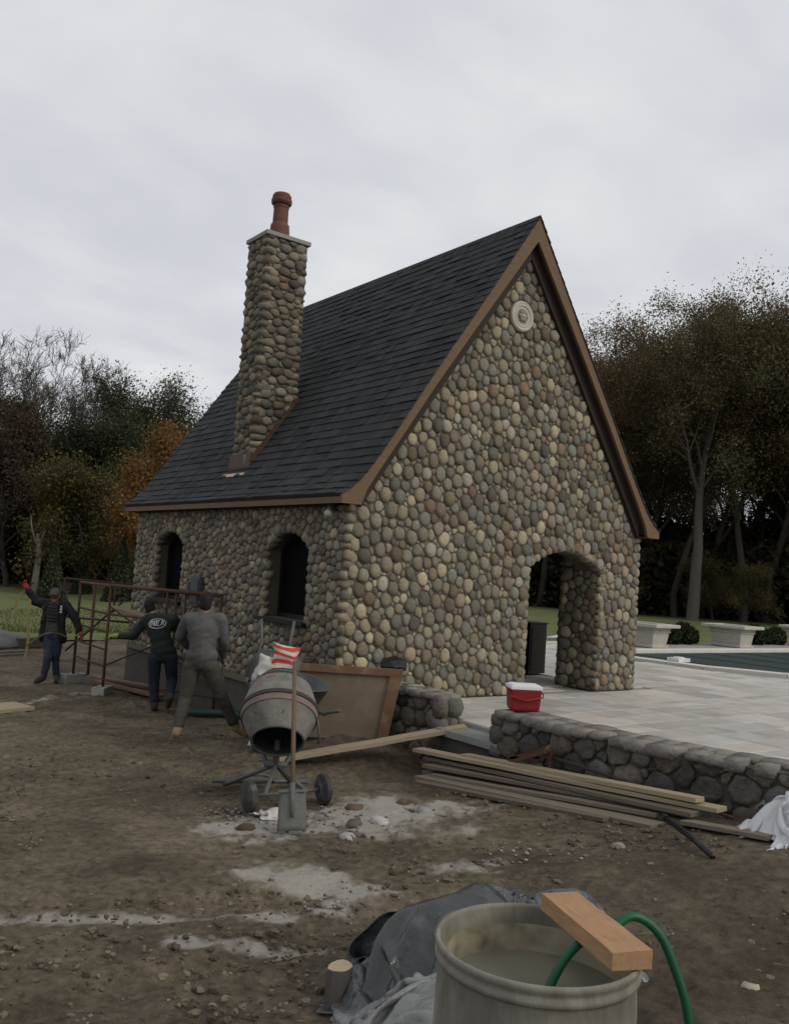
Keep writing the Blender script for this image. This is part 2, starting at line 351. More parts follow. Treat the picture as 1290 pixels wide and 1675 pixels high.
# lawn and the floor of the wood, sheets lying just above the earth
def sheet(name, m, xs, ys, keep, dz, label, jig=0):
    X, Y = np.meshgrid(xs, ys, indexing='ij'); Z = gz(X, Y)+dz+fbm(X*.25, Y*.25, 3)*.12*jig
    nx, ny = X.shape; idx = np.arange(nx*ny).reshape(nx, ny)
    F = np.stack([idx[:-1, :-1], idx[1:, :-1], idx[1:, 1:], idx[:-1, 1:]], -1).reshape(-1, 4)
    cx = (X[:-1, :-1]+X[1:, 1:]).ravel()/2; cy = (Y[:-1, :-1]+Y[1:, 1:]).ravel()/2
    o = link(name, np_mesh(name, np.stack([X, Y, Z], -1).reshape(-1, 3), F[keep(cx, cy)], m, True)); return tag(o, label, kind='structure')
def bearing(x, y): return np.degrees(np.arctan2(x-CAM.x, y-CAM.y))
def rad(x, y): return np.hypot(x-CAM.x, y-CAM.y)
def lawn_keep(x, y):
    edge = 14.5+fbm(x*.4, y*.4, 3)*4
    return ((y > edge) | ((x > 27+fbm(x, y, 2)*2) & (y > -25)) | ((y > 7.6) & (x > 10.5))) & (rad(x, y) < 55+fbm(x*.1, y*.1, 2)*8)
sheet('lawn', 'lawn', np.arange(-40, 80, .6), np.arange(-26, 60, .6), lawn_keep, .035, 'green lawn with scattered fallen leaves', .4)
sheet('wood_floor', 'litter', np.arange(-60, 140, 2.), np.arange(-60, 130, 2.), lambda x, y: (rad(x, y) > 48) & (rad(x, y) < 120), .02, 'brown leaf litter under the trees', 1)
# ------------------------------------------------------------------ cobble cladding
PAL = np.array([(.165, .156, .130), (.215, .182, .132), (.30, .265, .195), (.115, .092, .070), (.135, .136, .126), (.165, .115, .078), (.088, .083, .072), (.185, .170, .136), (.235, .222, .19), (.135, .110, .090)])
PW = np.array([.20, .17, .085, .08, .14, .05, .09, .12, .06, .05]); PW = PW/PW.sum()
def stone_col(rng, tone=1.0): return (PAL[rng.choice(len(PAL), p=PW)]*.84+np.array((.165, .150, .118))*.16)*np.array((1.03, 1.0, .92))*rng.uniform(.78, 1.40)*tone
def clip(poly, a, b, c):
    """keep a*x+b*y<=c"""
    o = []
    for i in range(len(poly)):
        p = poly[i]; q = poly[(i+1) % len(poly)]; dp = a*p[0]+b*p[1]-c; dq = a*q[0]+b*q[1]-c
        if dp <= 0: o.append(p)
        if dp*dq < 0:
            s = dp/(dp-dq); o.append((p[0]+(q[0]-p[0])*s, p[1]+(q[1]-p[1])*s))
    return o
def cells(rng, bbox, inside, planes, mirror, rmin, rmax, squash=1.0, tries=26000, mean=None):
    """variable-radius scatter, then its power diagram; squash>1 gives flat, wide stones"""
    x0, x1, y0, y1 = bbox; y0 *= squash; y1 *= squash
    area = (x1-x0)*(y1-y0); mean = mean or (rmin*.62+rmax*.38)
    n = int(area/(mean**2*2.6))
    rad_ = np.sort(np.clip(rng.gamma(4.5, mean/4.5, n), rmin, rmax))[::-1]
    S = np.zeros((n, 3)); k = 0
    for r in rad_:
        for _ in range(24):
            x = rng.uniform(x0, x1); y = rng.uniform(y0, y1)
            if not inside(x, y/squash): continue
            if k and np.min((S[:k, 0]-x)**2+(S[:k, 1]-y)**2-(.76*(S[:k, 2]+r))**2) < 0: continue
            S[k] = (x, y, r); k += 1; break
    S = S[:k]
    ext = [S]
    if mirror:
        mm = []
        for (x, y, r) in S:
            for (mx_, my_) in mirror(x, y/squash): mm.append((mx_, my_*squash, r))
        if mm: ext.append(np.array(mm))
    A = np.vstack(ext); res = []
    for i in range(k):
        x, y, r = S[i]; d2 = (A[:, 0]-x)**2+(A[:, 1]-y)**2; nb = np.where((d2 < (5*rmax)**2) & (d2 > 1e-9))[0]; nb = nb[np.argsort(d2[nb])][:22]
        q = 2.3*r; P = [(x-q, y-q), (x+q, y-q), (x+q, y+q), (x-q, y+q)]
        for j in nb:
            a, b, rj = A[j]; P = clip(P, 2*(a-x), 2*(b-y), a*a+b*b-rj*rj-x*x-y*y+r*r)
            if len(P) < 3: break
        P = [(px, py/squash) for px, py in P]
        for (a, b, c) in planes:
            if len(P) < 3: break
            P = clip(P, a, b, c)
        if len(P) >= 3: res.append(P)
    return res
NS = 10
def cobble(rng, P, gap=.0045, hk=(.30, .55)):
    """a rounded river stone filling the cell: (verts (u,v,h), faces)"""
    P = np.array(P); Q = np.roll(P, -1, 0); cr_ = P[:, 0]*Q[:, 1]-Q[:, 0]*P[:, 1]; A = cr_.sum()/2
    if abs(A) < .0012: return None
    c = ((P+Q)*cr_[:, None]).sum(0)/(6*A)
    a0 = rng.uniform(0, 6.28); th = a0+np.arange(NS*3)*2*math.pi/(NS*3); rr = np.full(NS*3, 9.)
    for p, q in zip(P, Q):
        e = q-p; nrm = np.array((e[1], -e[0])); l = np.hypot(*nrm)
        if l < 1e-6: continue
        nrm = nrm/l; d = nrm@(p-c)
        if d < 0: nrm = -nrm; d = -d
        cs = np.cos(th)*nrm[0]+np.sin(th)*nrm[1]
        rr = np.where(cs > .05, np.minimum(rr, d/np.maximum(cs, .05)), rr)
    k = np.array([1, 2, 2, 2, 1])/8; sm = sum(np.roll(rr, s)*w for s, w in zip(range(-2, 3), k))
    rr = np.minimum(sm, rr*1.0+.004)[::3]*rng.uniform(.965, 1.0) - gap; th = th[::3]
    rr = np.maximum(rr, .012)
    rm = np.sort(rr)[NS//4]; h = rm*rng.uniform(*hk)
    off = rng.normal(0, .16, 2)*rm
    V = []
    for s, hh, o in ((1.0, -.025, 0), (.93, .52*h, .3), (.60, .93*h, .8)):
        for t_, r_ in zip(th, rr): q_ = r_*s*(1+(rng.normal(0, .045) if o else 0)); V.append((c[0]+off[0]*o+math.cos(t_)*q_, c[1]+off[1]*o+math.sin(t_)*q_, hh*(1+(rng.normal(0, .10) if o else 0))))
    V.append((c[0]+off[0], c[1]+off[1], h))
    F = []
    for i in range(2):
        for j in range(NS): F.append((i*NS+j, i*NS+(j+1) % NS, (i+1)*NS+(j+1) % NS, (i+1)*NS+j))
    F += [(2*NS+j, 2*NS+(j+1) % NS, 3*NS) for j in range(NS)]
    return V, F, abs(A)
# a block with rounded faces, for corners, arches, rubble and rocks
_b = bmesh.new(); bmesh.ops.create_cube(_b, size=2); bmesh.ops.subdivide_edges(_b, edges=_b.edges[:], cuts=1, use_grid_fill=True)
RV = np.array([v.co[:] for v in _b.verts]); RF = [[v.index for v in f.verts] for f in _b.faces]; _b.free()
def rblock(rng, c, ax, ay, az, k=3.2, jit=.10):
    V = RV/np.power((np.abs(RV)**k).sum(1), 1/k)[:, None]*1.04
    V = V*(1+rng.normal(0, jit, V.shape)*.8)
    return [Vector(c)+Vector(ax)*v[0]+Vector(ay)*v[1]+Vector(az)*v[2] for v in V], RF
STONES = []   # (screen weight, verts world, faces, colour, owner key)
def field(rng, org, u, v, n, polys, owner, tone=1.0, gap=.0045, hk=(.30, .55)):
    org, u, v, n = map(Vector, (org, u, v, n))
    flip = u.cross(v).dot(n) < 0
    for P in polys:
        s = cobble(rng, P, gap, hk)
        if not s: continue
        V, F, A = s; W = [org+u*a+v*b+n*h for a, b, h in V]
        if flip: F = [tuple(reversed(f)) for f in F]
        vd = CAM-W[-1]; d = vd.length; wgt = A*max(0, n.dot(vd)/d)/d**2
        STONES.append((wgt, W, F, stone_col(rng, tone), owner))
def edge_stones(rng, p0, p1, e1, e2, owner, tone=1.0, hmin=.04, hmax=.085, s=(.04, .08), prot=.024):
    """stones wrapped round an outside corner running p0 -> p1; e1, e2 point along the two faces, away from the corner"""
    p0, p1, e1, e2 = map(Vector, (p0, p1, e1, e2)); d = (p1-p0); Lh = d.length; d.normalize(); t = 0
    while t < Lh-.02:
        h = min(rng.uniform(hmin, hmax), (Lh-t)/2+.01); a = rng.uniform(*s); b = rng.uniform(*s)
        if rng.random() < .5: a, b = a*1.25, b*.8
        c = p0+d*(t+h)+e1*(a-prot)+e2*(b-prot)
        V, F = rblock(rng, c, e1*a, e2*b, d*h*.97, 2.8, .10)
        vd = CAM-c; wgt = a*h*3.2/vd.length**2*.55
        STONES.append((wgt, V, F, stone_col(rng, tone), owner)); t += 2*h

# ------------------------------------------------------------------ the cottage
W_, L_, HE, HR = 5.50, 6.92, 2.36, 6.68
OG, OE = .19, .21
DX0, DX1, DSP, DTOP = 3.11, 4.60, 1.78, 2.05
cottage = thing('stone_cottage', 'steep-roofed cobblestone cottage with brown trim and tall stone chimney', 'house')
rng = np.random.default_rng(11)
def arc_pts(a, b, sp_, top, n=10):
    """segmental arch from (a,sp_) over top to (b,sp_)"""
    h = top-sp_; w = (b-a)/2; r = (w*w+h*h)/(2*h); cz = top-r; m_ = (a+b)/2; a0 = math.asin(w/r)
    return [(m_+r*math.sin(-a0+2*a0*i/n), cz+r*math.cos(-a0+2*a0*i/n)) for i in range(n+1)]
def wall_with_opening(mb, mk, x0, x1, z0, z1, openings, top_poly=None, d=None):
    """extruded wall outline in strips left/right/above each arched opening; mk maps (a,z) to 3-D"""
    edges = [x0]+[v for o in openings for v in (o[0], o[1])]+[x1]
    def topz(a): return top_poly(a) if top_poly else z1
    for i in range(0, len(edges), 2):
        a, b = edges[i], edges[i+1]
        ks = [a]+([W_/2] if top_poly and a < W_/2 < b else [])+[b]
        mb.prism([mk(a, z0), mk(b, z0)]+[mk(k, topz(k)) for k in reversed(ks)], d)
    for (a, b, sill, sp_, top) in openings:
        arc = arc_pts(a, b, sp_, top); ks = [a]+([W_/2] if top_poly and a < W_/2 < b else [])+[b]
        for (p, q) in zip(arc[:-1], arc[1:]):
            mb.prism([mk(*p), mk(*q), mk(q[0], topz(q[0])), mk(p[0], topz(p[0]))], d)
        if sill > z0: mb.prism([mk(a, z0), mk(b, z0), mk(b, sill), mk(a, sill)], d)
def roofline(a): return HR-.30-1.5*abs(a-W_/2)
DOOR = (DX0, DX1, 0, DSP, DTOP)
WN = (.84, 1.92, .88, 1.80, 2.04); WF = (4.80, 5.92, .88, 1.80, 2.03)
RO = (.79, 2.9, 0, 1.75, 2.05)
g = MB(); wall_with_opening(g, lambda a, z: (a, .0, z), 0, W_, 0, 0, [DOOR], roofline, (0, .4, 0)); g.box((DX1+.002, .4, 0), (W_-.002, .79, 2.4)); gable = g.build('gable_wall', 'mortar', cottage)
g = MB(); wall_with_opening(g, lambda a, z: (.0, a, z), .4, L_-.3, 0, 2.42, [WN, WF], None, (.35, 0, 0)); side = g.build('side_wall', 'mortar', cottage)
g = MB(); wall_with_opening(g, lambda a, z: (W_, a, z), .79, L_-.3, 0, 2.42, [RO], None, (-.35, 0, 0)); rside = g.build('side_wall', 'mortar', cottage)
g = MB(); g.prism([(0, L_, 0), (W_, L_, 0), (W_, L_, 2.42), (W_/2, L_, HR-.3), (0, L_, 2.42)], (0, -.3, 0)); back = g.build('gable_wall', 'mortar', cottage)
g = MB()   # inner lining and ceiling, coloured near-black to stand in for the unlit room
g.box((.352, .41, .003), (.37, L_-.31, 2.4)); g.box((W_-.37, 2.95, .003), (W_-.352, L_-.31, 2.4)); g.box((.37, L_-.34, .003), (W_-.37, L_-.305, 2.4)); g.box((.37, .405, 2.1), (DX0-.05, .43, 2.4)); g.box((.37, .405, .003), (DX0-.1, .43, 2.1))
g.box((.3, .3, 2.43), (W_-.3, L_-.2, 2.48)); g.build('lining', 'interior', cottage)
g = MB(); g.box((-.02, -.02, -1.0), (W_+.02, L_+.02, -.03)); g.build('foundation', 'concrete', cottage)
g = MB(); g.box((-.075, .25, -.06), (-.022, L_-.1, .015)); g.build('ledger_board', 'lumber_old', cottage)
# window units set back in their openings
for wn in (WN, WF):
    a, b_, sill, sp_, top = wn; arc = arc_pts(a, b_, sp_, top, 8)
    fr = MB(); fr.box((.20, a+.003, sill+.003), (.26, a+.05, sp_)); fr.box((.20, b_-.05, sill+.003), (.26, b_-.003, sp_)); fr.box((.20, a+.05, sill+.003), (.26, b_-.05, sill+.06))
    for p, q in zip(arc[:-1], arc[1:]): fr.bar((.23, p[0], p[1]-.025), (.23, q[0], q[1]-.025), .06, .05, (1, 0, 0))
    win = fr.build('window', 'dark_frame', cottage)
    pn = MB(); pn.prism([(.228, a, sill), (.228, b_, sill)]+[(.228, y, z) for y, z in reversed(arc)], (.006, 0, 0)); pn.build('pane', 'room_dark_pane', win)
    sl = MB(); sl.box((-.10, a-.09, sill-.055), (.2, b_+.09, sill-.004)); sl.build('sill', 'dark_frame', win, bevel=.008)

# cladding fields
def refl_vert(lo, hi, x, y, r=.2):
    o = []
    if x-lo < r: o.append((2*lo-x, y))
    if hi-x < r: o.append((2*hi-x, y))
    return o
def open_mirror(ops):
    """reflect sites across the outline of the openings so that stones line up along it"""
    outl = []
    for (a, b, sill, sp_, top) in ops:
        arc = arc_pts(a, b, sp_, top, 14); P = [(a, sill)]+arc+[(b, sill)]
        if sill > .1: P.append((a, sill))
        outl.append(P)
    def f(x, y):
        res = []
        for P in outl:
            best = None
            for p, q in zip(P[:-1], P[1:]):
                vx, vy = q[0]-p[0], q[1]-p[1]; tt = max(0, min(1, ((x-p[0])*vx+(y-p[1])*vy)/(vx*vx+vy*vy+1e-12))); cx, cy = p[0]+tt*vx, p[1]+tt*vy; d = math.hypot(x-cx, y-cy)
                if best is None or d < best[0]: best = (d, cx, cy)
            if best[0] < .25: res.append((2*best[1]-x, 2*best[2]-y))
        return res
    return f
def in_open(ops, x, y, pad=.0):
    for (a, b, sill, sp_, top) in ops:
        if a-pad < x < b+pad and sill-pad < y:
            arc = arc_pts(a, b, sp_, top, 14)
            for p, q in zip(arc[:-1], arc[1:]):
                if p[0]-1e-6 <= x <= q[0]+1e-6:
                    if y < p[1]+(q[1]-p[1])*(x-p[0])/(q[0]-p[0]+1e-9)+pad: return True
            if (x < a or x > b) and y < sp_: return True
    return False
CW = .10   # strip left to the corner stones
MED = (2.66, 5.27, .215)
def mir_gable(x, y):
    r = open_mirror([DOOR])(x, y)
    d = math.hypot(x-MED[0], y-MED[1])
    if d < .5: k = (2*MED[2]-d)/d; r.append((MED[0]+(x-MED[0])*k, MED[1]+(y-MED[1])*k))
    return r
in_gable = lambda x, y: CW-.02 < x < W_-CW+.02 and 0 < y < HR-.46-1.5*abs(x-W_/2) and not in_open([DOOR], x, y, .035) and math.hypot(x-MED[0], y-MED[1]) > MED[2]+.04
k15 = math.hypot(1.5, 1)
planes = [(-1, 0, -CW+.05), (1, 0, W_-CW+.05), (0, -1, 0), (-1.5, 1, HR-.40-1.5*W_/2), (1.5, 1, HR-.40+1.5*W_/2)]
field(rng, (0, 0, 0), (1, 0, 0), (0, 0, 1), (0, -1, 0), cells(rng, (0, W_, 0, 6.4), in_gable, planes, mir_gable, .030, .098, .88, mean=.0535), 'gable')
in_side = lambda a, z: CW-.02 < a < L_-CW+.02 and 0 < z < 2.36 and not in_open([WN, WF], a, z, .03)
field(rng, (0, 0, 0), (0, 1, 0), (0, 0, 1), (-1, 0, 0), cells(rng, (0, L_, 0, 2.36), in_side, [(-1, 0, -CW+.05), (1, 0, L_-CW+.05), (0, -1, 0), (0, 1, 2.37)], open_mirror([WN, WF]), .032, .09, 1.2, mean=.055), 'side')
# pier cheek inside the doorway and its return on the pool side
field(rng, (DX1, 0, 0), (0, 1, 0), (0, 0, 1), (-1, 0, 0), cells(rng, (.06, .74, 0, 2.0), lambda a, z: .1 < a < .70 and 0 < z < 2.0, [(-1, 0, -.06), (1, 0, .74), (0, -1, 0), (0, 1, 2.1)], None, .05, .10, 1.0, mean=.07), 'cheek')
field(rng, (DX0, 0, 0), (0, 1, 0), (0, 0, 1), (1, 0, 0), cells(rng, (.06, .40, 0, 1.8), lambda a, z: .08 < a < .36 and 0 < z < 1.8, [(-1, 0, -.06), (1, 0, .40), (0, -1, 0), (0, 1, 1.8)], None, .05, .10, 1.0, mean=.07), 'cheek')
field(rng, (W_, 0, 0), (0, 1, 0), (0, 0, 1), (1, 0, 0), cells(rng, (.06, L_, 0, 2.36), lambda a, z: .08 < a < L_-.1 and 0 < z < 2.36 and not in_open([RO], a, z, .03), [(-1, 0, -.06), (1, 0, L_), (0, -1, 0), (0, 1, 2.37)], open_mirror([RO]), .055, .115, 1.0, mean=.085), 'rside')
field(rng, (DX1, .79, 0), (1, 0, 0), (0, 0, 1), (0, 1, 0), cells(rng, (.06, .85, 0, 1.8), lambda a, z: .08 < a < .82 and 0 < z < 1.8, [(-1, 0, -.05), (1, 0, .86), (0, -1, 0), (0, 1, 1.8)], None, .055, .10, 1.0, mean=.08), 'cheek')
# corners
edge_stones(rng, (0, 0, 0), (0, 0, 2.36), (1, 0, 0), (0, 1, 0), 'corner')
edge_stones(rng, (W_, 0, 0), (W_, 0, 2.36), (-1, 0, 0), (0, 1, 0), 'corner')
edge_stones(rng, (0, L_, 0), (0, L_, 2.36), (1, 0, 0), (0, -1, 0), 'corner')
edge_stones(rng, (W_, L_, 0), (W_, L_, 2.36), (-1, 0, 0), (0, -1, 0), 'corner')
edge_stones(rng, (DX1, 0, 0), (DX1, 0, DSP), (1, 0, 0), (0, 1, 0), 'corner', s=(.06, .10))
edge_stones(rng, (DX0, 0, 0), (DX0, 0, DSP), (-1, 0, 0), (0, 1, 0), 'corner', s=(.06, .10))
edge_stones(rng, (DX1, .79, 0), (DX1, .79, 2.0), (1, 0, 0), (0, -1, 0), 'corner', s=(.06, .10))
edge_stones(rng, (W_, .79, 0), (W_, .79, 1.75), (-1, 0, 0), (0, -1, 0), 'corner', s=(.06, .10))
arc = arc_pts(DX0, DX1, DSP, DTOP, 13)
for p, q in zip(arc[:-1], arc[1:]):
    mid = Vector(((p[0]+q[0])/2, 0, (p[1]+q[1])/2)); dv = Vector((q[0]-p[0], 0, q[1]-p[1])); hl = dv.length/2; dv.normalize(); up = Vector((-dv.z, 0, dv.x)); 
    if up.z < 0: up = -up
    hh = rng.uniform(.06, .085)
    V, F = rblock(rng, mid+up*(hh-.02)+Vector((0, .075, 0)), dv*hl, Vector((0, .11, 0)), up*hh, 3.4, .07)
    STONES.append((hl*hh*4/190., V, F, stone_col(rng), 'arch'))
for wn in (WN, WF):
    a, b_, sill, sp_, top = wn
    edge_stones(rng, (0, b_, sill), (0, b_, sp_), (0, 1, 0), (1, 0, 0), 'corner', s=(.055, .085)); edge_stones(rng, (0, a, sill), (0, a, sp_), (0, -1, 0), (1, 0, 0), 'corner', s=(.055, .085))
    arc = arc_pts(a, b_, sp_, top, 9)
    for p, q in zip(arc[:-1], arc[1:]):
        mid = Vector((0, (p[0]+q[0])/2, (p[1]+q[1])/2)); dv = Vector((0, q[0]-p[0], q[1]-p[1])); hl = dv.length/2; dv.normalize(); up = Vector((0, -dv.z, dv.y)); hh = rng.uniform(.055, .08)
        V, F = rblock(rng, mid+up*(hh-.02)+Vector((.06, 0, 0)), dv*hl, Vector((.09, 0, 0)), up*hh, 3.4, .07)
        STONES.append((hl*hh*2/220., V, F, stone_col(rng), 'arch'))

# chimney
CX0, CX1, CY0, CY1, CTOP = .34, 1.05, 3.30, 3.92, 6.70
def roof_z(x): return HR-1.5*abs(W_/2-x)
g = MB(); g.box((CX0, CY0, 2.6), (CX1, CY1, CTOP)); chim = g.build('chimney', 'mortar', cottage)
zb = roof_z(CX0)+.12
fl = lambda a, z: .05 < a < CY1-CY0-.05 and z > zb
edge = .07
field(rng, (CX0, CY0, 0), (0, 1, 0), (0, 0, 1), (-1, 0, 0), cells(rng, (.03, CY1-CY0-.03, zb, CTOP), lambda a, z: edge < a < CY1-CY0-edge and zb < z < CTOP, [(-1, 0, -.05), (1, 0, CY1-CY0-.05), (0, 1, CTOP)], None, .04, .12, 1.5, mean=.080), 'chim', .78, hk=(.42, .70))
fx = lambda a, z: edge < a < CX1-CX0-edge and roof_z(CX0+a)-.1 < z < CTOP
field(rng, (CX0, CY0, 0), (1, 0, 0), (0, 0, 1), (0, -1, 0), cells(rng, (.03, CX1-CX0-.03, zb, CTOP), fx, [(-1, 0, -.05), (1, 0, CX1-CX0-.05), (0, 1, CTOP)], None, .04, .12, 1.5, mean=.080), 'chim', .78, hk=(.42, .70))
field(rng, (CX0, CY1, 0), (1, 0, 0), (0, 0, 1), (0, 1, 0), cells(rng, (.03, CX1-CX0-.03, zb, CTOP), fx, [(-1, 0, -.05), (1, 0, CX1-CX0-.05), (0, 1, CTOP)], None, .055, .10, 1.45, mean=.08), 'chim', .92)
field(rng, (CX1, CY0, 0), (0, 1, 0), (0, 0, 1), (1, 0, 0), cells(rng, (.03, CY1-CY0-.03, roof_z(CX1), CTOP), lambda a, z: edge < a < CY1-CY0-edge and z > roof_z(CX1), [(-1, 0, -.05), (1, 0, CY1-CY0-.05), (0, 1, CTOP)], None, .055, .10, 1.45, mean=.08), 'chim', .92)
for (x, y, ex, ey, z0) in ((CX0, CY0, 1, 1, zb), (CX1, CY0, -1, 1, roof_z(CX1)-.1), (CX0, CY1, 1, -1, zb), (CX1, CY1, -1, -1, roof_z(CX1)-.1)):
    edge_stones(rng, (x, y, z0), (x, y, CTOP-.01), (ex, 0, 0), (0, ey, 0), 'chim', .78, .045, .09, (.08, .13), .035)
STONES.sort(key=lambda s: -s[0])
HOLD = dict(gable=gable, side=side, cheek=gable, rside=rside, corner=gable, arch=gable, chim=chim)
rest = MB()
for i, (wgt, V, F, c, own) in enumerate(STONES):
    if i < 300:
        me = mesh('stone', V, F, 'stone', True, np.tile(c, (len(V), 1))); link('stone', me, HOLD[own])
    else: rest.add(V, F, tuple(c))
me = mesh('cobbles', rest.V, rest.F, 'stone', True, np.array(rest.C)); tag(link('cobbles', me, cottage), kind='stuff')

# chimney cap, pot, flashing
g = MB(); g.box((CX0-.045, CY0-.045, CTOP), (CX1+.045, CY1+.045, CTOP+.07)); g.box((CX0+.1, CY0+.1, CTOP+.07), (CX1-.1, CY1-.1, CTOP+.11)); g.build('chimney_cap', 'cement_cap', cottage, bevel=.012)
px_, py_, pz_ = (CX0+CX1)/2, (CY0+CY1)/2, CTOP+.11
pot = MB(); pot.lathe([(.165, 0), (.165, .05), (.155, .16), (.15, .22), (.125, .245), (.12, .50), (.128, .505), (.128, .53), (.12, .54)], 20, (px_, py_, pz_), cap0=True, cap1=True); po = pot.build('chimney_pot', 'terracotta', cottage, auto=40)
pc = MB(); pc.lathe([(.122, .542), (.16, .57), (.168, .60), (.166, .64), (.148, .655), (.154, .675), (.152, .70), (.13, .735), (.08, .75), (.0, .752)], 20, (px_, py_, pz_), cap0=True); pc.build('pot_cap', 'terracotta', po, auto=40)
nrm = Vector((-1.5, 0, 1)).normalized(); up = Vector((1, 0, 1.5)).normalized()
g = MB(); g.box((CX0-.05, CY0-.05, roof_z(CX0)-.08), (CX0-.012, CY1+.05, roof_z(CX0)+.20)); g.bar((CX0-.02, CY0-.045, roof_z(CX0)+.06), (CX1+.04, CY0-.045, roof_z(CX1)+.08), .025, .11); g.bar((CX0-.02, CY1+.045, roof_z(CX0)+.06), (CX1+.04, CY1+.045, roof_z(CX1)+.08), .025, .11); fl_ = g.build('flashing', 'copper', cottage)
a0 = Vector((CX0-.05, CY0-.05, roof_z(CX0-.05)))
g = MB(); g.obox(Vector((CX0-.11, (CY0+CY1)/2, roof_z(CX0-.11)))+nrm*.035, up*.03, Vector((0, .36, 0)), nrm*.006); g.build('apron', 'copper_bright', fl_)

# carved medallion on the gable
g = MB(); g.lathe([(MED[2], -.03), (MED[2], .045), (.195, .06), (.165, .05), (.15, .06), (.135, .045), (.0, .045)], 32, (MED[0], 0, MED[1]), (0, -1, 0)); md = g.build('medallion', 'carved_stone', cottage, auto=35)
g = MB()
for k in range(6):
    a = k*math.pi/3; g.lathe([(.0, 0), (.035, .004), (.03, .02), (.0, .026)], 10, (MED[0]+.055*math.cos(a), -.045, MED[1]+.055*math.sin(a)), (0, -1, 0))
g.lathe([(.11, 0), (.10, .012), (.09, .004), (.0, .004)], 24, (MED[0], -.044, MED[1]), (0, -1, 0)); g.build('rosette', 'carved_dark', md, True)
g = MB(); g.lathe([(.036, 0), (.03, .02), (.0, .034)], 12, (MED[0], -.05, MED[1]), (0, -1, 0)); g.build('boss', 'carved_stone', md, True)

# ---- roof
prof = [(2.75, 6.68), (1.89, 5.385), (.987, 4.065), (.572, 3.43), (.30, 3.03), (.17, 2.855), (.05, 2.70), (-.08, 2.575), (-.23, 2.475)]   # eave flare on the west slope, top surface
def arclen(P):
    s = [0.0]
    for a, b in zip(P[:-1], P[1:]): s.append(s[-1]+math.dist(a, b))
    return s
ps = arclen(prof); SL = ps[-1]
def at_s(s):
    s = min(max(s, 0), SL)
    for i in range(len(prof)-1):
        if s <= ps[i+1]+1e-9:
            f = (s-ps[i])/(ps[i+1]-ps[i]); a, b = prof[i], prof[i+1]; return (a[0]+(b[0]-a[0])*f, a[1]+(b[1]-a[1])*f), ((b[0]-a[0])/(ps[i+1]-ps[i]), (b[1]-a[1])/(ps[i+1]-ps[i]))
YA, YB = -OG-.014, L_+OG+.014
roof = empty('roof'); roof.parent = cottage
def mirx(p, s): return p if s > 0 else (W_-p[0], p[1])
for s_ in (1, -1):
    g = MB(); up_ = [mirx(p, s_) for p in prof]; lo_ = [mirx((p[0]+.03, p[1]-.05), s_) for p in prof]; lo_[0] = mirx((2.75, 6.60), s_)
    g.prism([(x, -OG+.047, z-.012) for x, z in up_]+[(x, -OG+.047, z) for x, z in reversed(lo_)], (0, L_+2*OG-.094, 0)); g.build('deck', 'roof_deck', roof)
    for yy in (-OG, L_+OG-.045):     # barge boards with the flared foot
        outer = [(p[0], p[1]-.004) for p in prof]
        inner = [(2.75, 6.33), (1.76, 4.955), (1.08, 3.99), (.70, 3.42), (.44, 3.035), (.32, 2.86), (.21, 2.69), (.125, 2.56), (.05, 2.368)]
        foot = [(-.225, 2.365)]
        pts = [mirx(p, s_) for p in outer+foot+inner[::-1]]
        g = MB()
        O = [mirx(p, s_) for p in outer]+[mirx(foot[0], s_)]; I = [mirx(p, s_) for p in inner]+[mirx(inner[-1], s_)]
        for (a, b, c, d) in zip(O[:-1], O[1:], I[1:], I[:-1]):
            P = [a, b, c, d]
            if c == d: P = [a, b, c]
            g.prism([(x, yy, z) for x, z in P], (0, .045, 0))
        g.build('barge_board', 'cedar', roof)
    # soffit under the verge and a frieze board on the gable wall
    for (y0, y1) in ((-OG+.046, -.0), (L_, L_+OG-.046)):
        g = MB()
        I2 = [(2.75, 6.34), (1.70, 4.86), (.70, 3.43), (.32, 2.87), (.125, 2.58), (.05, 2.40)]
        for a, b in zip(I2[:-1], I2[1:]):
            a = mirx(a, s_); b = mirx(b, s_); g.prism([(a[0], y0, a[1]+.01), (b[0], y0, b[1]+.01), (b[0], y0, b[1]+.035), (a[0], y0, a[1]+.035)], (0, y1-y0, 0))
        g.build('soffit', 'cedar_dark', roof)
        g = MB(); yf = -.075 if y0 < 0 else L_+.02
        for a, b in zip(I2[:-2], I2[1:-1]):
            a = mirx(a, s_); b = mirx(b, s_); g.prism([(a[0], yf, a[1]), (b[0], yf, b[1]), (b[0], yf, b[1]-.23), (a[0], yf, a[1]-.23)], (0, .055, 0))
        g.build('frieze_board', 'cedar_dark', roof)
    x0, x1 = (-.215, -.175) if s_ > 0 else (W_+.175, W_+.215)
    g = MB(); g.box((x0, -OG+.047, 2.368), (x1, L_+OG-.047, 2.468)); g.build('fascia', 'cedar', roof)
    g = MB(); xa, xb = (-.174, .0) if s_ > 0 else (W_, W_+.174); g.box((xa, -OG+.05, 2.385), (xb, L_+OG-.05, 2.40)); g.build('soffit', 'cedar_dark', roof)
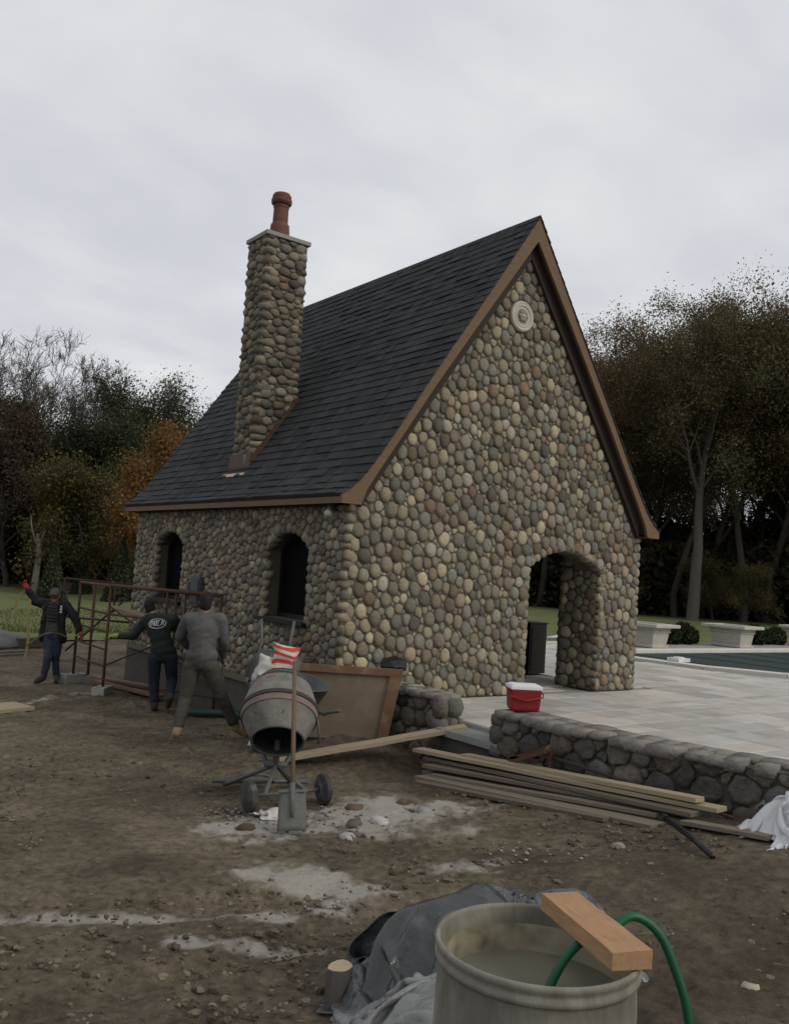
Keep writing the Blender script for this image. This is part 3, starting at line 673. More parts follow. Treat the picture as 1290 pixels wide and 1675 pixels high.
# shingles: rows of tabs of uneven width, butts standing proud
tabs = []
expo = .150; rows = int(SL/expo)
for s_ in (1, -1):
    for r_ in range(rows+1):
        s1 = SL+.02-r_*expo; s0 = s1-expo-.05     # lower (butt) and upper end along the slope
        if s0 < -.02: s0 = -.02
        y = YA-rng.uniform(0, .2); wide = True
        while y < YB:
            w = rng.choice([.14, .18, .22, .26, .31]); y1 = min(y+w, YB); y0 = max(y, YA)
            if y1-y0 > .02: tabs.append((s_, s0, s1, y0, y1-.004, rng.uniform(.010, .026), rng.uniform(.74, 1.22)))
            y += w
def tab_geo(s_, s0, s1, y0, y1, th):
    (xa, za), _ = at_s(s0); (xb, zb_), (dx, dz) = at_s(s1); nv = (dz, -dx) if (-dx) > 0 else (-dz, dx)
    nv = (-abs(dz), abs(dx)); k = .004
    lo = (xb+nv[0]*(th+k), zb_+nv[1]*(th+k)); lo2 = (xb-nv[0]*.004, zb_-nv[1]*.004); hi = (xa+nv[0]*k, za+nv[1]*k)
    P = [mirx(q, s_) for q in (hi, lo, lo2)]
    V = [(p[0], y, p[1]) for y in (y0, y1) for p in P]
    return V, [(0, 1, 4, 3), (1, 2, 5, 4), (0, 2, 1), (3, 4, 5)]
bigt = []
for tb in tabs:
    V, F = tab_geo(*tb[:6]); mid = Vector(V[1]); d = (CAM-mid).length
    bigt.append(((tb[4]-tb[3])/d**2 if tb[0] > 0 else 0, V, F, tb[6]))
bigt.sort(key=lambda q: -q[0]); rest = MB()
for i, (wg, V, F, tn) in enumerate(bigt):
    c = np.array((.036, .0385, .039))*tn
    if i < 300: link('shingle', mesh('shingle', V, F, 'shingle', False, np.tile(c, (6, 1))), roof)
    else: rest.add(V, F, tuple(c))
tag(link('shingles', mesh('shingles', rest.V, rest.F, 'shingle', False, np.array(rest.C)), roof), kind='stuff')
g = MB()
for k in range(int((YB-YA)/.2)):
    y0 = YA+k*.2; t_ = .012+.006*(k % 2)
    for sg in (1, -1):
        a = mirx((2.75, 6.68+.03), sg); b_ = mirx((2.75-.13, 6.68-.195+.03), sg); g.prism([(a[0], y0, a[1]), (b_[0], y0, b_[1]), (b_[0], y0, b_[1]-.018), (a[0], y0, a[1]-.025)], (0, .225, 0))
g.build('ridge_cap', 'roof_deck', roof)

# small fittings on the west wall
g = MB(); g.box((-.10, 3.86, .86), (-.03, 4.20, 1.32)); bx = g.build('meter_box', 'plate_grey', cottage, bevel=.01)
g = MB(); g.box((-.115, 3.89, .92), (-.101, 4.17, 1.28)); g.build('cover', 'plate_grey', bx)
g = MB(); g.box((-.06, 4.34, .95), (-.02, 4.44, 1.22)); g.build('conduit_box', 'plate_grey', cottage, bevel=.006)
fl2 = MB(); fl2.box((-.10, .24, 2.30), (-.04, .34, 2.37)); flo = fl2.build('floodlight', 'plate_grey', cottage, bevel=.006)
g = MB(); g.lathe([(.0, 0), (.035, .0), (.045, .09), (.05, .10), (.0, .09)], 14, (-.09, .27, 2.30), (-.6, -.5, -.55)); g.build('lamp_head', 'white_plastic', flo, True)
# ------------------------------------------------------------------ patio, steps, pool
rng = np.random.default_rng(5)
POOL = [(10.35, 4.95), (10.3, 3.6), (10.55, 2.1), (11.3, .85), (12.6, -.1), (15, -.9), (19, -1.5), (25, -1.6), (25, 4.95)]
def in_poly(P, x, y):
    c = False
    for (x0, y0), (x1, y1) in zip(P, P[1:]+P[:1]):
        if (y0 > y) != (y1 > y) and x < (x1-x0)*(y-y0)/(y1-y0)+x0: c = not c
    return c
def offset_poly(P, d):
    o = []
    n = len(P)
    for i in range(n):
        a, b, c = Vector(P[i-1]), Vector(P[i]), Vector(P[(i+1) % n]); e1 = (b-a).normalized(); e2 = (c-b).normalized()
        n1 = Vector((e1.y, -e1.x)); n2 = Vector((e2.y, -e2.x)); v = (n1+n2); v = v/max(.3, v.dot(n1)); o.append(tuple(b+v*d))
    return o
_ar = sum(a[0]*b[1]-b[0]*a[1] for a, b in zip(POOL, POOL[1:]+POOL[:1])); SG = 1 if _ar > 0 else -1
OUTP = offset_poly(POOL, .34*SG)
g = MB(); g.box((.76, -7.4, -.9), (9.9, -.021, -.014)); g.box((5.522, -.021, -.9), (9.9, 7.4, -.014)); g.box((.02, -.021, -.029), (5.522, 6.9, -.014))
g.box((9.9, 5.35, -.5), (30, 7.4, -.014)); g.box((9.9, -7.4, -.9), (30, -2.1, -.014))
g.prism([(9.9, 5.35, -.014), (9.9, -2.1, -.014), (30, -2.1, -.014), (25.34, -2.0, -.014), (19, -1.86, -.014), (14.9, -1.27, -.014), (12.4, -.43, -.014), (11.0, .66, -.014), (10.2, 2.0, -.014), (9.95, 3.6, -.014), (10.0, 5.35, -.014)], (0, 0, -.4)); g.box((25.35, -2.09, -.5), (30, 5.34, -.014))
patio = g.build('patio', 'patio_base'); tag(patio, 'pale stone paved terrace around the cottage and the pool', kind='structure')
PC = np.array([(.36, .345, .31), (.39, .37, .335), (.33, .315, .285), (.41, .38, .335), (.35, .34, .32), (.30, .285, .26)])
pav = []
y = -7.2
while y < 7.3:
    hgt = rng.choice([.4, .4, .6]); x = .78
    while x < 12.4:
        w = rng.choice([.4, .6, .6, .8]); parts_ = [(x, y, x+w, y+hgt)]
        if hgt == .4 and w >= .6 and rng.random() < .3: parts_ = [(x, y, x+w, y+.2), (x, y+.2, x+w, y+.4)]
        for (x0, y0, x1, y1) in parts_:
            cx, cy = (x0+x1)/2, (y0+y1)/2; cs = [(x0, y0), (x1, y0), (x1, y1), (x0, y1), (cx, cy)]
            if any(in_poly(OUTP, *c) for c in cs): continue
            if y0 < .03 and y1 > .02 and x0 < 5.5:
                if y0 < -.15: y1 = -.03
                else: continue
            if x1 > 5.05 and x0 < 5.52 and y1 > -.03 and not (.85 < cy < 2.85): 
                continue
            if cx < 5.3 and cy > 0 and not (.45 < y0 and y1 < 6.5 and x0 > .45 and x1 < 5.1): 
                if not (DX0 < x0 and x1 < DX1 and cy > 0): continue
            if cx > 4.55 and cx < 5.6 and -.02 < cy < .85: continue
            d = (CAM-Vector((cx, cy, 0))).length; pav.append(((x1-x0)*(y1-y0)/d**3, x0, y0, x1, y1))
        x += w
    y += hgt
pav.sort(key=lambda q: -q[0]); rest = MB()
def paver_geo(x0, y0, x1, y1, c, dst):
    g_ = .005; b = .006; zt = rng.uniform(-.0015, .0025); V = [(x0+g_, y0+g_, -.02), (x1-g_, y0+g_, -.02), (x1-g_, y1-g_, -.02), (x0+g_, y1-g_, -.02),
      (x0+g_, y0+g_, zt-.004), (x1-g_, y0+g_, zt-.004), (x1-g_, y1-g_, zt-.004), (x0+g_, y1-g_, zt-.004), (x0+g_+b, y0+g_+b, zt), (x1-g_-b, y0+g_+b, zt), (x1-g_-b, y1-g_-b, zt), (x0+g_+b, y1-g_-b, zt)]
    F = [(8, 9, 10, 11)]+[(a, (a+1) % 4, 4+(a+1) % 4, 4+a) for a in range(4)]+[(4+a, 4+(a+1) % 4, 8+(a+1) % 4, 8+a) for a in range(4)]
    dst.add(V, F, c)
for i, (w, x0, y0, x1, y1) in enumerate(pav):
    c = tuple(PC[rng.integers(len(PC))]*rng.uniform(1.05, 1.22))
    if i < 300:
        q = MB(); paver_geo(x0, y0, x1, y1, c, q); link('paver', mesh('paver', q.V, q.F, 'paver', False, np.array(q.C)), patio)
    else: paver_geo(x0, y0, x1, y1, c, rest)
tag(link('pavers', mesh('pavers', rest.V, rest.F, 'paver', False, np.array(rest.C)), patio), kind='stuff')
# bluestone landing in the gap of the low wall, earth bank below it
g = MB(); g.box((.40, -2.36, -.13), (1.05, -1.40, -.055)); st = g.build('step_slab', 'bluestone', bevel=.008); tag(st, 'grey bluestone landing slab in the gap between the two low walls', 'step')
g = MB(); g.box((.47, -2.5, -1.0), (.80, -1.2, -.135)); tag(g.build('step_footing', 'concrete'), 'rough concrete footing under the bluestone landing slab', 'footing')

pool = thing('swimming_pool', 'swimming pool under a dark green safety cover with pale coping', 'pool')
IN = offset_poly(POOL, -.0*SG)
def along(P, Q):
    """coping stones between inner outline P and outer outline Q"""
    n = len(P)
    for i in range(n):
        a, b, c, d = map(Vector, (P[i], P[(i+1) % n], Q[(i+1) % n], Q[i])); k = max(1, int((b-a).length/.75))
        for j in range(k):
            f0, f1 = (j+.006)/k, (j+1-.006)/k; yield [a.lerp(b, f0), a.lerp(b, f1), d.lerp(c, f1), d.lerp(c, f0)]
for quad in along(POOL, OUTP):
    g = MB(); g.prism([(p.x, p.y, -.03) for p in quad], (0, 0, .085)); g.build('coping_stone', 'coping', pool, bevel=.008)
g = MB(); g.prism([(x, y, -.6) for x, y in offset_poly(POOL, .02*SG)], (0, 0, .57)); g.build('pool_cover', 'pool_cover', pool)
g = MB()
for k in range(9): x = 11.6+k*1.5; g.box((x, .2 if x < 14 else -1.0, -.029), (x+.05, 4.9, -.022))
g.build('cover_strap', 'dark_frame', pool)
g = MB(); g.box((10.32, 2.62, .056), (10.72, 2.92, .13)); g.lathe([(.12, 0), (.11, .02), (0, .025)], 16, (10.52, 2.77, .13)); tag(g.build('skimmer_box', 'white_plastic', bevel=.01), 'small white plastic box on the near pool edge', 'box')
pts = [(11.9, 7.9, .05), (12.1, 7.75, .09), (12.3, 7.5, .04), (12.6, 7.2, .02), (13.0, 7.0, .02), (13.5, 6.9, .02)]
g = MB(); g.tube(pts, .05, 8); tag(g.build('white_pipe', 'white_plastic', smooth=True), 'bent white plastic pipe on the terrace seen through the doorway', 'pipe')
# planters beyond the pool
def planter(x, y, label):
    t_ = thing('stone_planter', label, 'planter', (x, y, 0), 0, 'planters beyond the pool')
    g = MB()
    def ring(hx, hy, z): return [(-hx, -hy, z), (hx, -hy, z), (hx, hy, z), (-hx, hy, z)]
    R_ = [ring(.34, .50, 0), ring(.34, .50, .05), ring(.29, .45, .07), ring(.335, .50, .40), ring(.36, .53, .41), ring(.36, .53, .445), ring(.34, .51, .455), ring(.37, .56, .54)]
    V = [v for r in R_ for v in r]; F = [(i*4+k, i*4+(k+1) % 4, i*4+4+(k+1) % 4, i*4+4+k) for i in range(len(R_)-1) for k in range(4)]+[(3, 2, 1, 0), tuple(len(V)-4+k for k in range(4))]
    g.add(V, F); g.build('body', 'planter', t_, bevel=.006)
    g = MB()
    for (lo, hi) in (((-.52, -.72, .54), (.52, -.50, .63)), ((-.52, .50, .54), (.52, .72, .63)), ((-.52, -.50, .54), (-.32, .50, .63)), ((.32, -.50, .54), (.52, .50, .63))): g.box(lo, hi)
    g.build('rim', 'planter', t_, bevel=.02)
    g = MB(); g.box((-.318, -.498, .5), (.318, .498, .60)); g.build('soil', 'soil', t_)
for x, y, lb in ((14.05, 6.35, 'pale stone planter half hidden by the right corner of the cottage'), (18.1, 6.35, 'pale stone planter standing alone in the middle beyond the pool'), (22.8, 6.6, 'pale stone planter cut by the right edge of the picture')): planter(x, y, lb)
# clipped box balls
def leaf_cards(rng, C, size, col, cv=.25, flat=0.0):
    """C (n,3) anchor points -> rhombic leaf cards of random tilt; returns V,F,colours"""
    n = len(C); a = rng.normal(size=(n, 3)); a /= np.linalg.norm(a, axis=1)[:, None]; b = rng.normal(size=(n, 3)); b -= a*(a*b).sum(1)[:, None]; b /= np.linalg.norm(b, axis=1)[:, None]
    s = size*rng.uniform(.55, 1.3, (n, 1)); a = a*s; b = b*s*.55
    nrm = np.cross(a, b); nrm /= np.linalg.norm(nrm, axis=1)[:, None]+1e-9
    V = np.stack([C-a, C+b+nrm*s*.12, C+a, C-b+nrm*s*.12], 1).reshape(-1, 3); F = np.arange(4*n).reshape(n, 4)
    cols = np.asarray(col)[rng.integers(len(col), size=n)]*rng.uniform(1-cv, 1+cv, (n, 1)); return V, F, np.repeat(cols, 4, 0)
def ball(rng, r, n, hy=1.0):
    d = rng.normal(size=(n, 3)); d /= np.linalg.norm(d, axis=1)[:, None]; q = rng.uniform(.72, 1.02, (n, 1)); return d*q*r*np.array((1, 1, hy))
bp_ = ball(rng, .3, 900, 1.0)+np.array((0, 0, .30)); Vb, Fb, Cb = leaf_cards(rng, bp_, .05, [(.022, .032, .012), (.03, .042, .016), (.016, .022, .010)])
me_box = np_mesh('foliage', Vb, Fb, 'leaf', False, Cb); q = MB(); q.tube([(0, 0, -.1), (0, 0, .3)], [.03, .02], 6); me_stem = mesh('stem', q.V, q.F, 'bark')
for i, (x, y) in enumerate(((15.35, 7.0), (16.1, 7.1), (16.75, 7.1), (17.35, 7.3), (19.6, 7.0), (20.3, 7.0), (21.0, 7.1), (21.6, 7.0))):
    s_ = empty('boxwood_shrub', G(x, y, .03)); tag(s_, 'small clipped dark green boxwood in the row between the planters', 'shrub', 'clipped shrubs between the planters'); s_.scale = (1.0+.12*(i % 3),)*3
    link('foliage', me_box, s_); link('stem', me_stem, s_)

# ------------------------------------------------------------------ low fieldstone walls
RPAL = np.array([(.095, .085, .07), (.12, .105, .085), (.075, .07, .063), (.14, .12, .092), (.10, .082, .062), (.062, .058, .053), (.11, .108, .10)])
def rough_wall(name, label, path, th, top, length_cells, seed, end_face=False):
    """wall along a plan path (list of (x,y)) whose exposed face looks to the left of the path direction reversed (towards -x)"""
    rng = np.random.default_rng(seed); t_ = thing(name, label, 'wall', (path[0][0], path[0][1], 0))
    org = Vector((path[0][0], path[0][1], 0)); S = arclen(path); Ltot = S[-1]
    def pos(s):
        s = min(max(s, 0), Ltot)
        for i in range(len(path)-1):
            if s <= S[i+1]+1e-9:
                f = (s-S[i])/(S[i+1]-S[i]); a, b = Vector(path[i]), Vector(path[i+1]); d = (b-a).normalized(); return a.lerp(b, f), d
    core = MB(); n = max(3, int(Ltot/.3)); A = []
    for i in range(n+1):
        p, d = pos(Ltot*i/n); nv = Vector((d.y, -d.x)); A.append((p-nv*.05, p-nv*th))   # nv points to the exposed side
    for (a, b), (c, d) in zip(A[:-1], A[1:]):
        P = [(a.x, a.y), (c.x, c.y), (d.x, d.y), (b.x, b.y)]; core.prism([(x-org.x, y-org.y, -1.0) for x, y in P], (0, 0, 1.0+top-.05))
    core.build('core', 'mortar', t_)
    zl = -.75
    cl = cells(rng, (0.03, Ltot, zl, top), lambda s, z: .05 < s < Ltot-.05 and zl < z < top-.08, [(-1, 0, -.01), (1, 0, Ltot-.01), (0, 1, top-.05)], None, .06, .15, 1.2, mean=.098)
    for P in cl:
        s = cobble(rng, P, .005, (.10, .24))
        if not s: continue
        V, F, A_ = s; Wd = []
        cm = sum(v[1] for v in V)/len(V); sm = sum(v[0] for v in V)/len(V); p, d = pos(sm)
        if cm < float(gz(p.x-.15, p.y))-.12: continue
        for (u, v, h) in V:
            p, d = pos(u); nv = Vector((d.y, -d.x)); hh = h*1.0+rng.normal(0, .010)-.02; Wd.append((p.x+nv.x*hh-org.x, p.y+nv.y*hh-org.y, v+rng.normal(0, .005)))
        c = RPAL[rng.integers(len(RPAL))]*rng.uniform(.8, 1.2); link('stone', mesh('stone', Wd, F, 'rough_stone', False, np.tile(c, (len(Wd), 1))), t_).data.polygons.foreach_set('use_smooth', [True]*len(F))
    # capping stones, flat and uneven
    s = 0.0
    while s < Ltot-.05:
        for (o0, o1) in ((-.02, th*.5), (th*.5, th+.02)):
            w = rng.uniform(.12, .26); e_ = min(s+w, Ltot); p, d = pos((s+e_)/2); nv = Vector((d.y, -d.x)); c0 = p-nv*((o0+o1)/2); h = rng.uniform(.03, .05)
            V, F = rblock(rng, (c0.x-org.x, c0.y-org.y, top-h+rng.uniform(-.012, .004)), Vector((d.x, d.y, 0))*(e_-s)/2*1.02, Vector((nv.x, nv.y, 0))*(o1-o0)/2*1.02, Vector((0, 0, h)), 9.0, .05)
            c = (RPAL[rng.integers(len(RPAL))]*.45+np.array((.27, .25, .22))*.55)*rng.uniform(.75, 1.15); link('cap_stone', mesh('cap_stone', V, F, 'rough_stone', True, np.tile(c, (len(V), 1))), t_)
        s = e_
    # stones of the end faces
    for (s_, sg) in ((0, -1), (Ltot, 1)):
        p, d = pos(s_); nv = Vector((d.y, -d.x)); z = -.6
        while z < top-.08:
            h = rng.uniform(.06, .12); o = -.03
            while o < th-.03:
                w = min(rng.uniform(.12, .24), th-o+.04); c0 = p-nv*(o+w/2)+d*sg*(-.03)
                V, F = rblock(rng, (c0.x-org.x, c0.y-org.y, min(z+h, top-h-.03)), Vector((nv.x, nv.y, 0))*w/2, Vector((d.x, d.y, 0))*.085, Vector((0, 0, h)), 3.4, .08)
                c = RPAL[rng.integers(len(RPAL))]*rng.uniform(.85, 1.3); link('end_stone', mesh('end_stone', V, F, 'rough_stone', True, np.tile(c, (len(V), 1))), t_); o += w
            z += 2*h
    return t_
rough_wall('low_stone_wall', 'short stub of fieldstone wall behind the leaning plywood panel', [(.46, -.10), (.46, -1.36)], .30, .28, 6, 21)
rough_wall('low_stone_wall', 'long low fieldstone wall edging the terrace, red cooler on its end', [(.41, -2.30), (.45, -3.0), (.46, -3.76), (.58, -4.48), (.80, -5.2), (1.15, -6.1), (1.7, -7.2)], .40, .28, 10, 22)
# ------------------------------------------------------------------ trees
def skeleton(rng, H, r0, levels, first=.35, nb=(9, 5, 4, 3), ang=(50, 45, 42, 40), lr=(.50, .55, .55, .5), wob=.10, up=.06, lean=0.0):
    """tapered trunk with limbs; returns (branches as (points, radii, level))"""
    out_ = []
    def grow(p, d, ln, r, lv):
        n = (9, 6, 5, 4, 3)[lv]; pts = [p.copy()]; rs = [r]; dd = d.copy()
        for i in range(n):
            dd = (dd+Vector(rng.normal(0, wob*(1+.5*lv), 3))+Vector((0, 0, up*(1 if lv else .3)))).normalized(); p = p+dd*ln/n; pts.append(p.copy()); rs.append(max(r*(1-(i+1)/n*(.80 if lv == 0 else .85)), .008))
        out_.append((pts, rs, lv))
        if lv >= levels: return
        k = nb[lv]
        for j in range(k):
            t_ = (first+(1-first)*(j+rng.uniform(.1, .9))/k) if lv == 0 else rng.uniform(.25, 1.0); f = t_*n; i = min(int(f), n-1); q = pts[i].lerp(pts[i+1], f-i)
            base = (pts[i+1]-pts[i]).normalized(); a = R(ang[lv])*rng.uniform(.65, 1.25); az = rng.uniform(0, 2*math.pi) if lv else j*2.4+rng.uniform(-.5, .5)
            u = base.cross(Vector((.3, .2, 1)) if abs(base.z) < .9 else Vector((1, 0, 0))).normalized(); v = base.cross(u); nd = base*math.cos(a)+(u*math.cos(az)+v*math.sin(az))*math.sin(a)
            cl = ln*lr[lv]*rng.uniform(.75, 1.2)*(1.15-.55*t_ if lv == 0 else 1.0); grow(q, nd, cl, max(rs[i]*.55, .010), lv+1)
    grow(Vector((0, 0, -.3)), Vector((lean, 0, 1)).normalized(), H*.86, r0, 0); return out_
def tree_protos(seed, H, r0, levels, bark, leaves=None, per=14, spread=.35, size=.2, minlv=2, tmin=.3, thin=0.012, extra=None, **kw):
    rng = np.random.default_rng(seed); br = skeleton(rng, H, r0, levels, **kw)
    g = MB()
    for pts, rs, lv in br: g.tube(pts, [max(r, thin) for r in rs], (8, 5, 4, 3, 3)[lv], cap=False)
    tr = mesh('trunk', g.V, g.F, bark, True); cr_ = None
    if leaves:
        C = []
        for pts, rs, lv in br:
            if lv < minlv: continue
            for _ in range(per):
                t_ = rng.uniform(tmin, 1)*(len(pts)-1); i = min(int(t_), len(pts)-2); C.append(np.array(pts[i].lerp(pts[i+1], t_-i))+rng.normal(0, spread, 3))
        V, F, c = leaf_cards(rng, np.array(C), size, leaves, .35); cr_ = np_mesh('crown', V, F, 'leaf', False, c)
    return tr, cr_
OAK = [(.13, .092, .048), (.105, .086, .042), (.15, .098, .052), (.085, .076, .042), (.175, .125, .066)]
OLIVE = [(.09, .088, .042), (.11, .10, .048), (.075, .077, .038), (.125, .105, .048)]
RUST = [(.145, .092, .052), (.16, .098, .054), (.12, .082, .05)]
GREEN = [(.055, .066, .034), (.044, .054, .029), (.07, .078, .04), (.034, .041, .023)]
ORANGE = [(.19, .098, .034), (.16, .082, .030), (.22, .125, .048), (.13, .075, .03)]
YELL = [(.10, .080, .028), (.078, .068, .026), (.12, .090, .034), (.055, .053, .024)]
DARKR = [(.058, .042, .030), (.046, .036, .026), (.07, .048, .032)]
P = {}
big = dict(first=.30, nb=(11, 6, 4, 3), ang=(46, 44, 42, 40), lr=(.46, .55, .55, .5))
P['oak'] = tree_protos(1, 19.5, .25, 3, 'bark', OAK, 110, .42, .078, **big)
P['oak2'] = tree_protos(2, 18, .23, 3, 'bark', OLIVE, 110, .42, .078, **big)
P['oak3'] = tree_protos(3, 20, .24, 3, 'bark', RUST+OAK[:2], 85, .42, .078, **big)
P['thin'] = tree_protos(4, 18, .22, 3, 'bark', OAK+OLIVE, 60, .42, .08, first=.35, nb=(9, 5, 4, 3), lr=(.34, .5, .5, .5))
P['pale'] = tree_protos(5, 17, .40, 3, 'bark_pale', OAK+OLIVE, 130, .42, .078, lean=.0, wob=.05, first=.50, nb=(8, 6, 4, 3), ang=(27, 40, 42, 40), lr=(.55, .55, .55, .5))
P['bare'] = tree_protos(6, 14.5, .26, 4, 'bark_grey', None, first=.25, nb=(12, 7, 6, 6), ang=(36, 36, 36, 34), lr=(.55, .52, .5, .5), thin=.012, up=.10)
P['bare2'] = tree_protos(7, 13.5, .22, 4, 'bark_grey', None, first=.2, nb=(12, 7, 6, 6), ang=(34, 34, 36, 34), lr=(.56, .52, .5, .5), thin=.012, up=.12)
P['green'] = tree_protos(8, 11.5, .30, 3, 'bark', GREEN, 120, .50, .085, first=.15, nb=(12, 6, 4, 3), ang=(60, 48, 45, 40), lr=(.46, .55, .55, .5))
P['green2'] = tree_protos(9, 12, .28, 3, 'bark', GREEN+OLIVE[:1], 100, .52, .085, first=.2, nb=(12, 6, 4, 3), ang=(58, 48, 45, 40), lr=(.44, .55, .55, .5))
P['orange'] = tree_protos(10, 8.2, .17, 3, 'bark', ORANGE, 80, .30, .075, first=.15, nb=(12, 6, 4, 3), ang=(44, 42, 42, 40), lr=(.46, .52, .5, .5))
P['yellow'] = tree_protos(11, 6.5, .12, 3, 'bark', YELL, 64, .32, .08, first=.12, nb=(10, 5, 4, 3), ang=(52, 44, 42, 40), lr=(.52, .52, .5, .5))
P['red'] = tree_protos(12, 9, .16, 3, 'bark', DARKR, 64, .36, .085, first=.1, nb=(12, 5, 4, 3), ang=(48, 44, 42, 40), lr=(.46, .52, .5, .5))
def polar(b, D): return (CAM.x+D*math.sin(R(b)), CAM.y+D*math.cos(R(b)))
def plant(kind, b, D, s, rot, name, label, group=None, cat='tree'):
    x, y = polar(b, D); o = empty(name, G(x, y, 0), rot); o.scale = (s*1.0, s*1.0, s); tag(o, label, cat, group)
    tr, cr_ = P[kind]; link('trunk', tr, o)
    if cr_: link('crown', cr_, o)
    return o
rt = random.Random(3)
LBW = 'tall thin brown and olive leaved tree in the dense wood right of the cottage'
wood = []
for b in np.arange(46.2, 72, 1.9): wood.append((b+rt.uniform(-.5, .5), rt.uniform(55, 59), rt.choice(['oak', 'oak2', 'oak3', 'oak']), rt.uniform(.92, 1.06)))
for b in np.arange(46.4, 73, 2.0): wood.append((b+rt.uniform(-.6, .6), rt.uniform(63, 70), rt.choice(['oak3', 'thin', 'oak2', 'thin', 'oak']), rt.uniform(.9, 1.08)))
for b in np.arange(46.0, 73, 1.5): wood.append((b+rt.uniform(-.6, .6), rt.uniform(73, 84), rt.choice(['thin', 'thin', 'oak2']), rt.uniform(.8, 1.0)))
for (b, D, k, s) in wood:
    s *= .95*min(1.0, max(.90, .90+.10*(b-46.5)/6.0))
    plant(k, b, D, s, rt.uniform(0, 6.28), 'deciduous_tree', LBW, 'trees of the wood right of the cottage')
plant('pale', 55.2, 52, .90, 2.0, 'pale_barked_tree', 'tree with pale grey trunk forking low, behind the second planter', None)
LBM = 'brown leaved tree behind the cottage, mostly hidden by its roof'
for b in np.arange(27, 46.5, 2.6): plant(rt.choice(['oak2', 'green2', 'oak3']), b, rt.uniform(60, 68), rt.uniform(.5, .62), rt.uniform(0, 6.28), 'deciduous_tree', LBM, 'trees hidden behind the cottage')
# left side
plant('bare', 15.9, 60, .88, .5, 'bare_tree', 'tall leafless tree rising highest, left of the dark green crowns', None)
plant('bare2', 13.2, 62, .96, 2.1, 'bare_tree', 'leafless tree with a fan of fine branches at the left picture edge', None)
plant('bare2', 17.6, 66, .93, 4.0, 'bare_tree', 'leafless tree half hidden behind the left dark green crown', None)
plant('bare', 10.4, 63, .95, 3.0, 'bare_tree', 'leafless tree farthest left, at the frame', None)
plant('green', 19.4, 58, .98, .2, 'evergreen_tree', 'broad dark green tree left of the orange maple', None)
plant('green2', 21.6, 62, .98, 1.7, 'evergreen_tree', 'dark green tree whose crown stands right above the orange maple', None)
plant('green2', 24.4, 60, .93, 3.2, 'evergreen_tree', 'loose green tree showing just left of the cottage roof slope', None)
plant('orange', 21.7, 43, .90, .9, 'maple_tree', 'bright orange autumn maple beside the cottage roof', None)
plant('yellow', 17.7, 47, 1.0, .4, 'yellowing_tree', 'small yellowing tree in front of the dark green trees', None)
plant('yellow', 18.9, 49, .72, 2.2, 'yellowing_tree', 'low yellowing tree just left of the orange maple', None)
plant('yellow', 15.7, 50, .95, 3.9, 'yellowing_tree', 'small yellowing tree below the tallest leafless tree', None)
plant('red', 13.2, 52, 1.02, 1.1, 'dark_red_tree', 'dense dark reddish-brown tree at the left picture edge', None)
plant('red', 11.2, 55, 1.1, 4.4, 'dark_red_tree', 'dark reddish-brown tree outside the left frame edge', None)
for b, D, s in ((14.6, 57, .85), (17.0, 58, .82), (20.6, 54, .66), (22.8, 57, .78), (25.6, 56, .75), (12.2, 60, .8), (9.5, 58, .9)):
    plant('green', b, D, s, b*1.7, 'evergreen_tree', 'dark green tree filling the shaded wood edge on the left', 'dark trees of the left wood edge')
# dead snag
x, y = polar(14.7, 46); g = MB(); sn = thing('dead_snag', 'broken pale dead trunk standing at the left wood edge', 'tree', G(x, y, 0)); sn.scale = (.6, .6, .68)
g.tube([(0, 0, -.3), (.08, 0, 1.5), (.15, 0, 2.8), (.05, .05, 3.7), (-.1, .05, 4.3)], [.30, .25, .22, .19, .05], 9); g.build('trunk', 'snag', sn, True)
g = MB(); g.tube([(.05, 0, 3.4), (.35, 0, 4.2), (.45, .05, 4.5)], [.1, .06, .02], 6); g.tube([(.0, 0, 3.3), (-.55, 0, 4.6), (-.75, .0, 5.6)], [.11, .06, .015], 6); g.build('limb', 'snag', sn, True)
# young conifers on the lawn edge
rng = np.random.default_rng(31); n = 5200; h = rng.random(n)**1.5; a = rng.uniform(0, 6.28, n); rr = (1-h)*rng.uniform(.35, 1, n)**.5
C = np.stack([rr*np.cos(a), rr*np.sin(a), .1+h*3.0-rr*.12], -1); V, F, c = leaf_cards(rng, C, .10, GREEN[1:], .3); me_c = np_mesh('crown', V, F, 'leaf', False, c); q = MB(); q.tube([(0, 0, -.2), (0, 0, 2.9)], [.08, .01], 6); me_ct = mesh('trunk', q.V, q.F, 'bark')
for b, D, s, lb in ((15.7, 40, .82, 'young dark conifer on the lawn above the raised hand of the jacketed worker'), (19.6, 42, .95, 'young dark conifer on the lawn beside the left corner of the cottage'), (17.4, 47, .7, 'low dark conifer farther back between the two young conifers')):
    x, y = polar(b, D); o = empty('young_conifer', G(x, y, 0)); o.scale = (s*.85, s*.85, s); tag(o, lb, 'conifer', 'young conifers at the lawn edge'); link('trunk', me_ct, o); link('crown', me_c, o)
# undergrowth of the wood, one mass
n = 260000; b = rng.uniform(3, 76, n); lo = rng.random(n); D = 56+rng.random(n)**.8*26
x = CAM.x+D*np.sin(np.radians(b)); y = CAM.y+D*np.cos(np.radians(b)); top = (3.6+fbm(x*.12, y*.12, 3)*5+(D-56)*.10)*np.where(b < 30, 1.0, 1.5); z = gz(x, y)+lo*np.maximum(top, .6)
V, F, c = leaf_cards(rng, np.stack([x, y, z], -1), .24, [(.04, .036, .02), (.03, .03, .018), (.05, .04, .022), (.045, .04, .016)], .4)
tag(link('undergrowth', np_mesh('undergrowth', V, F, 'leaf', False, c)), 'dark tangled undergrowth and saplings of the wood', 'undergrowth', kind='stuff')
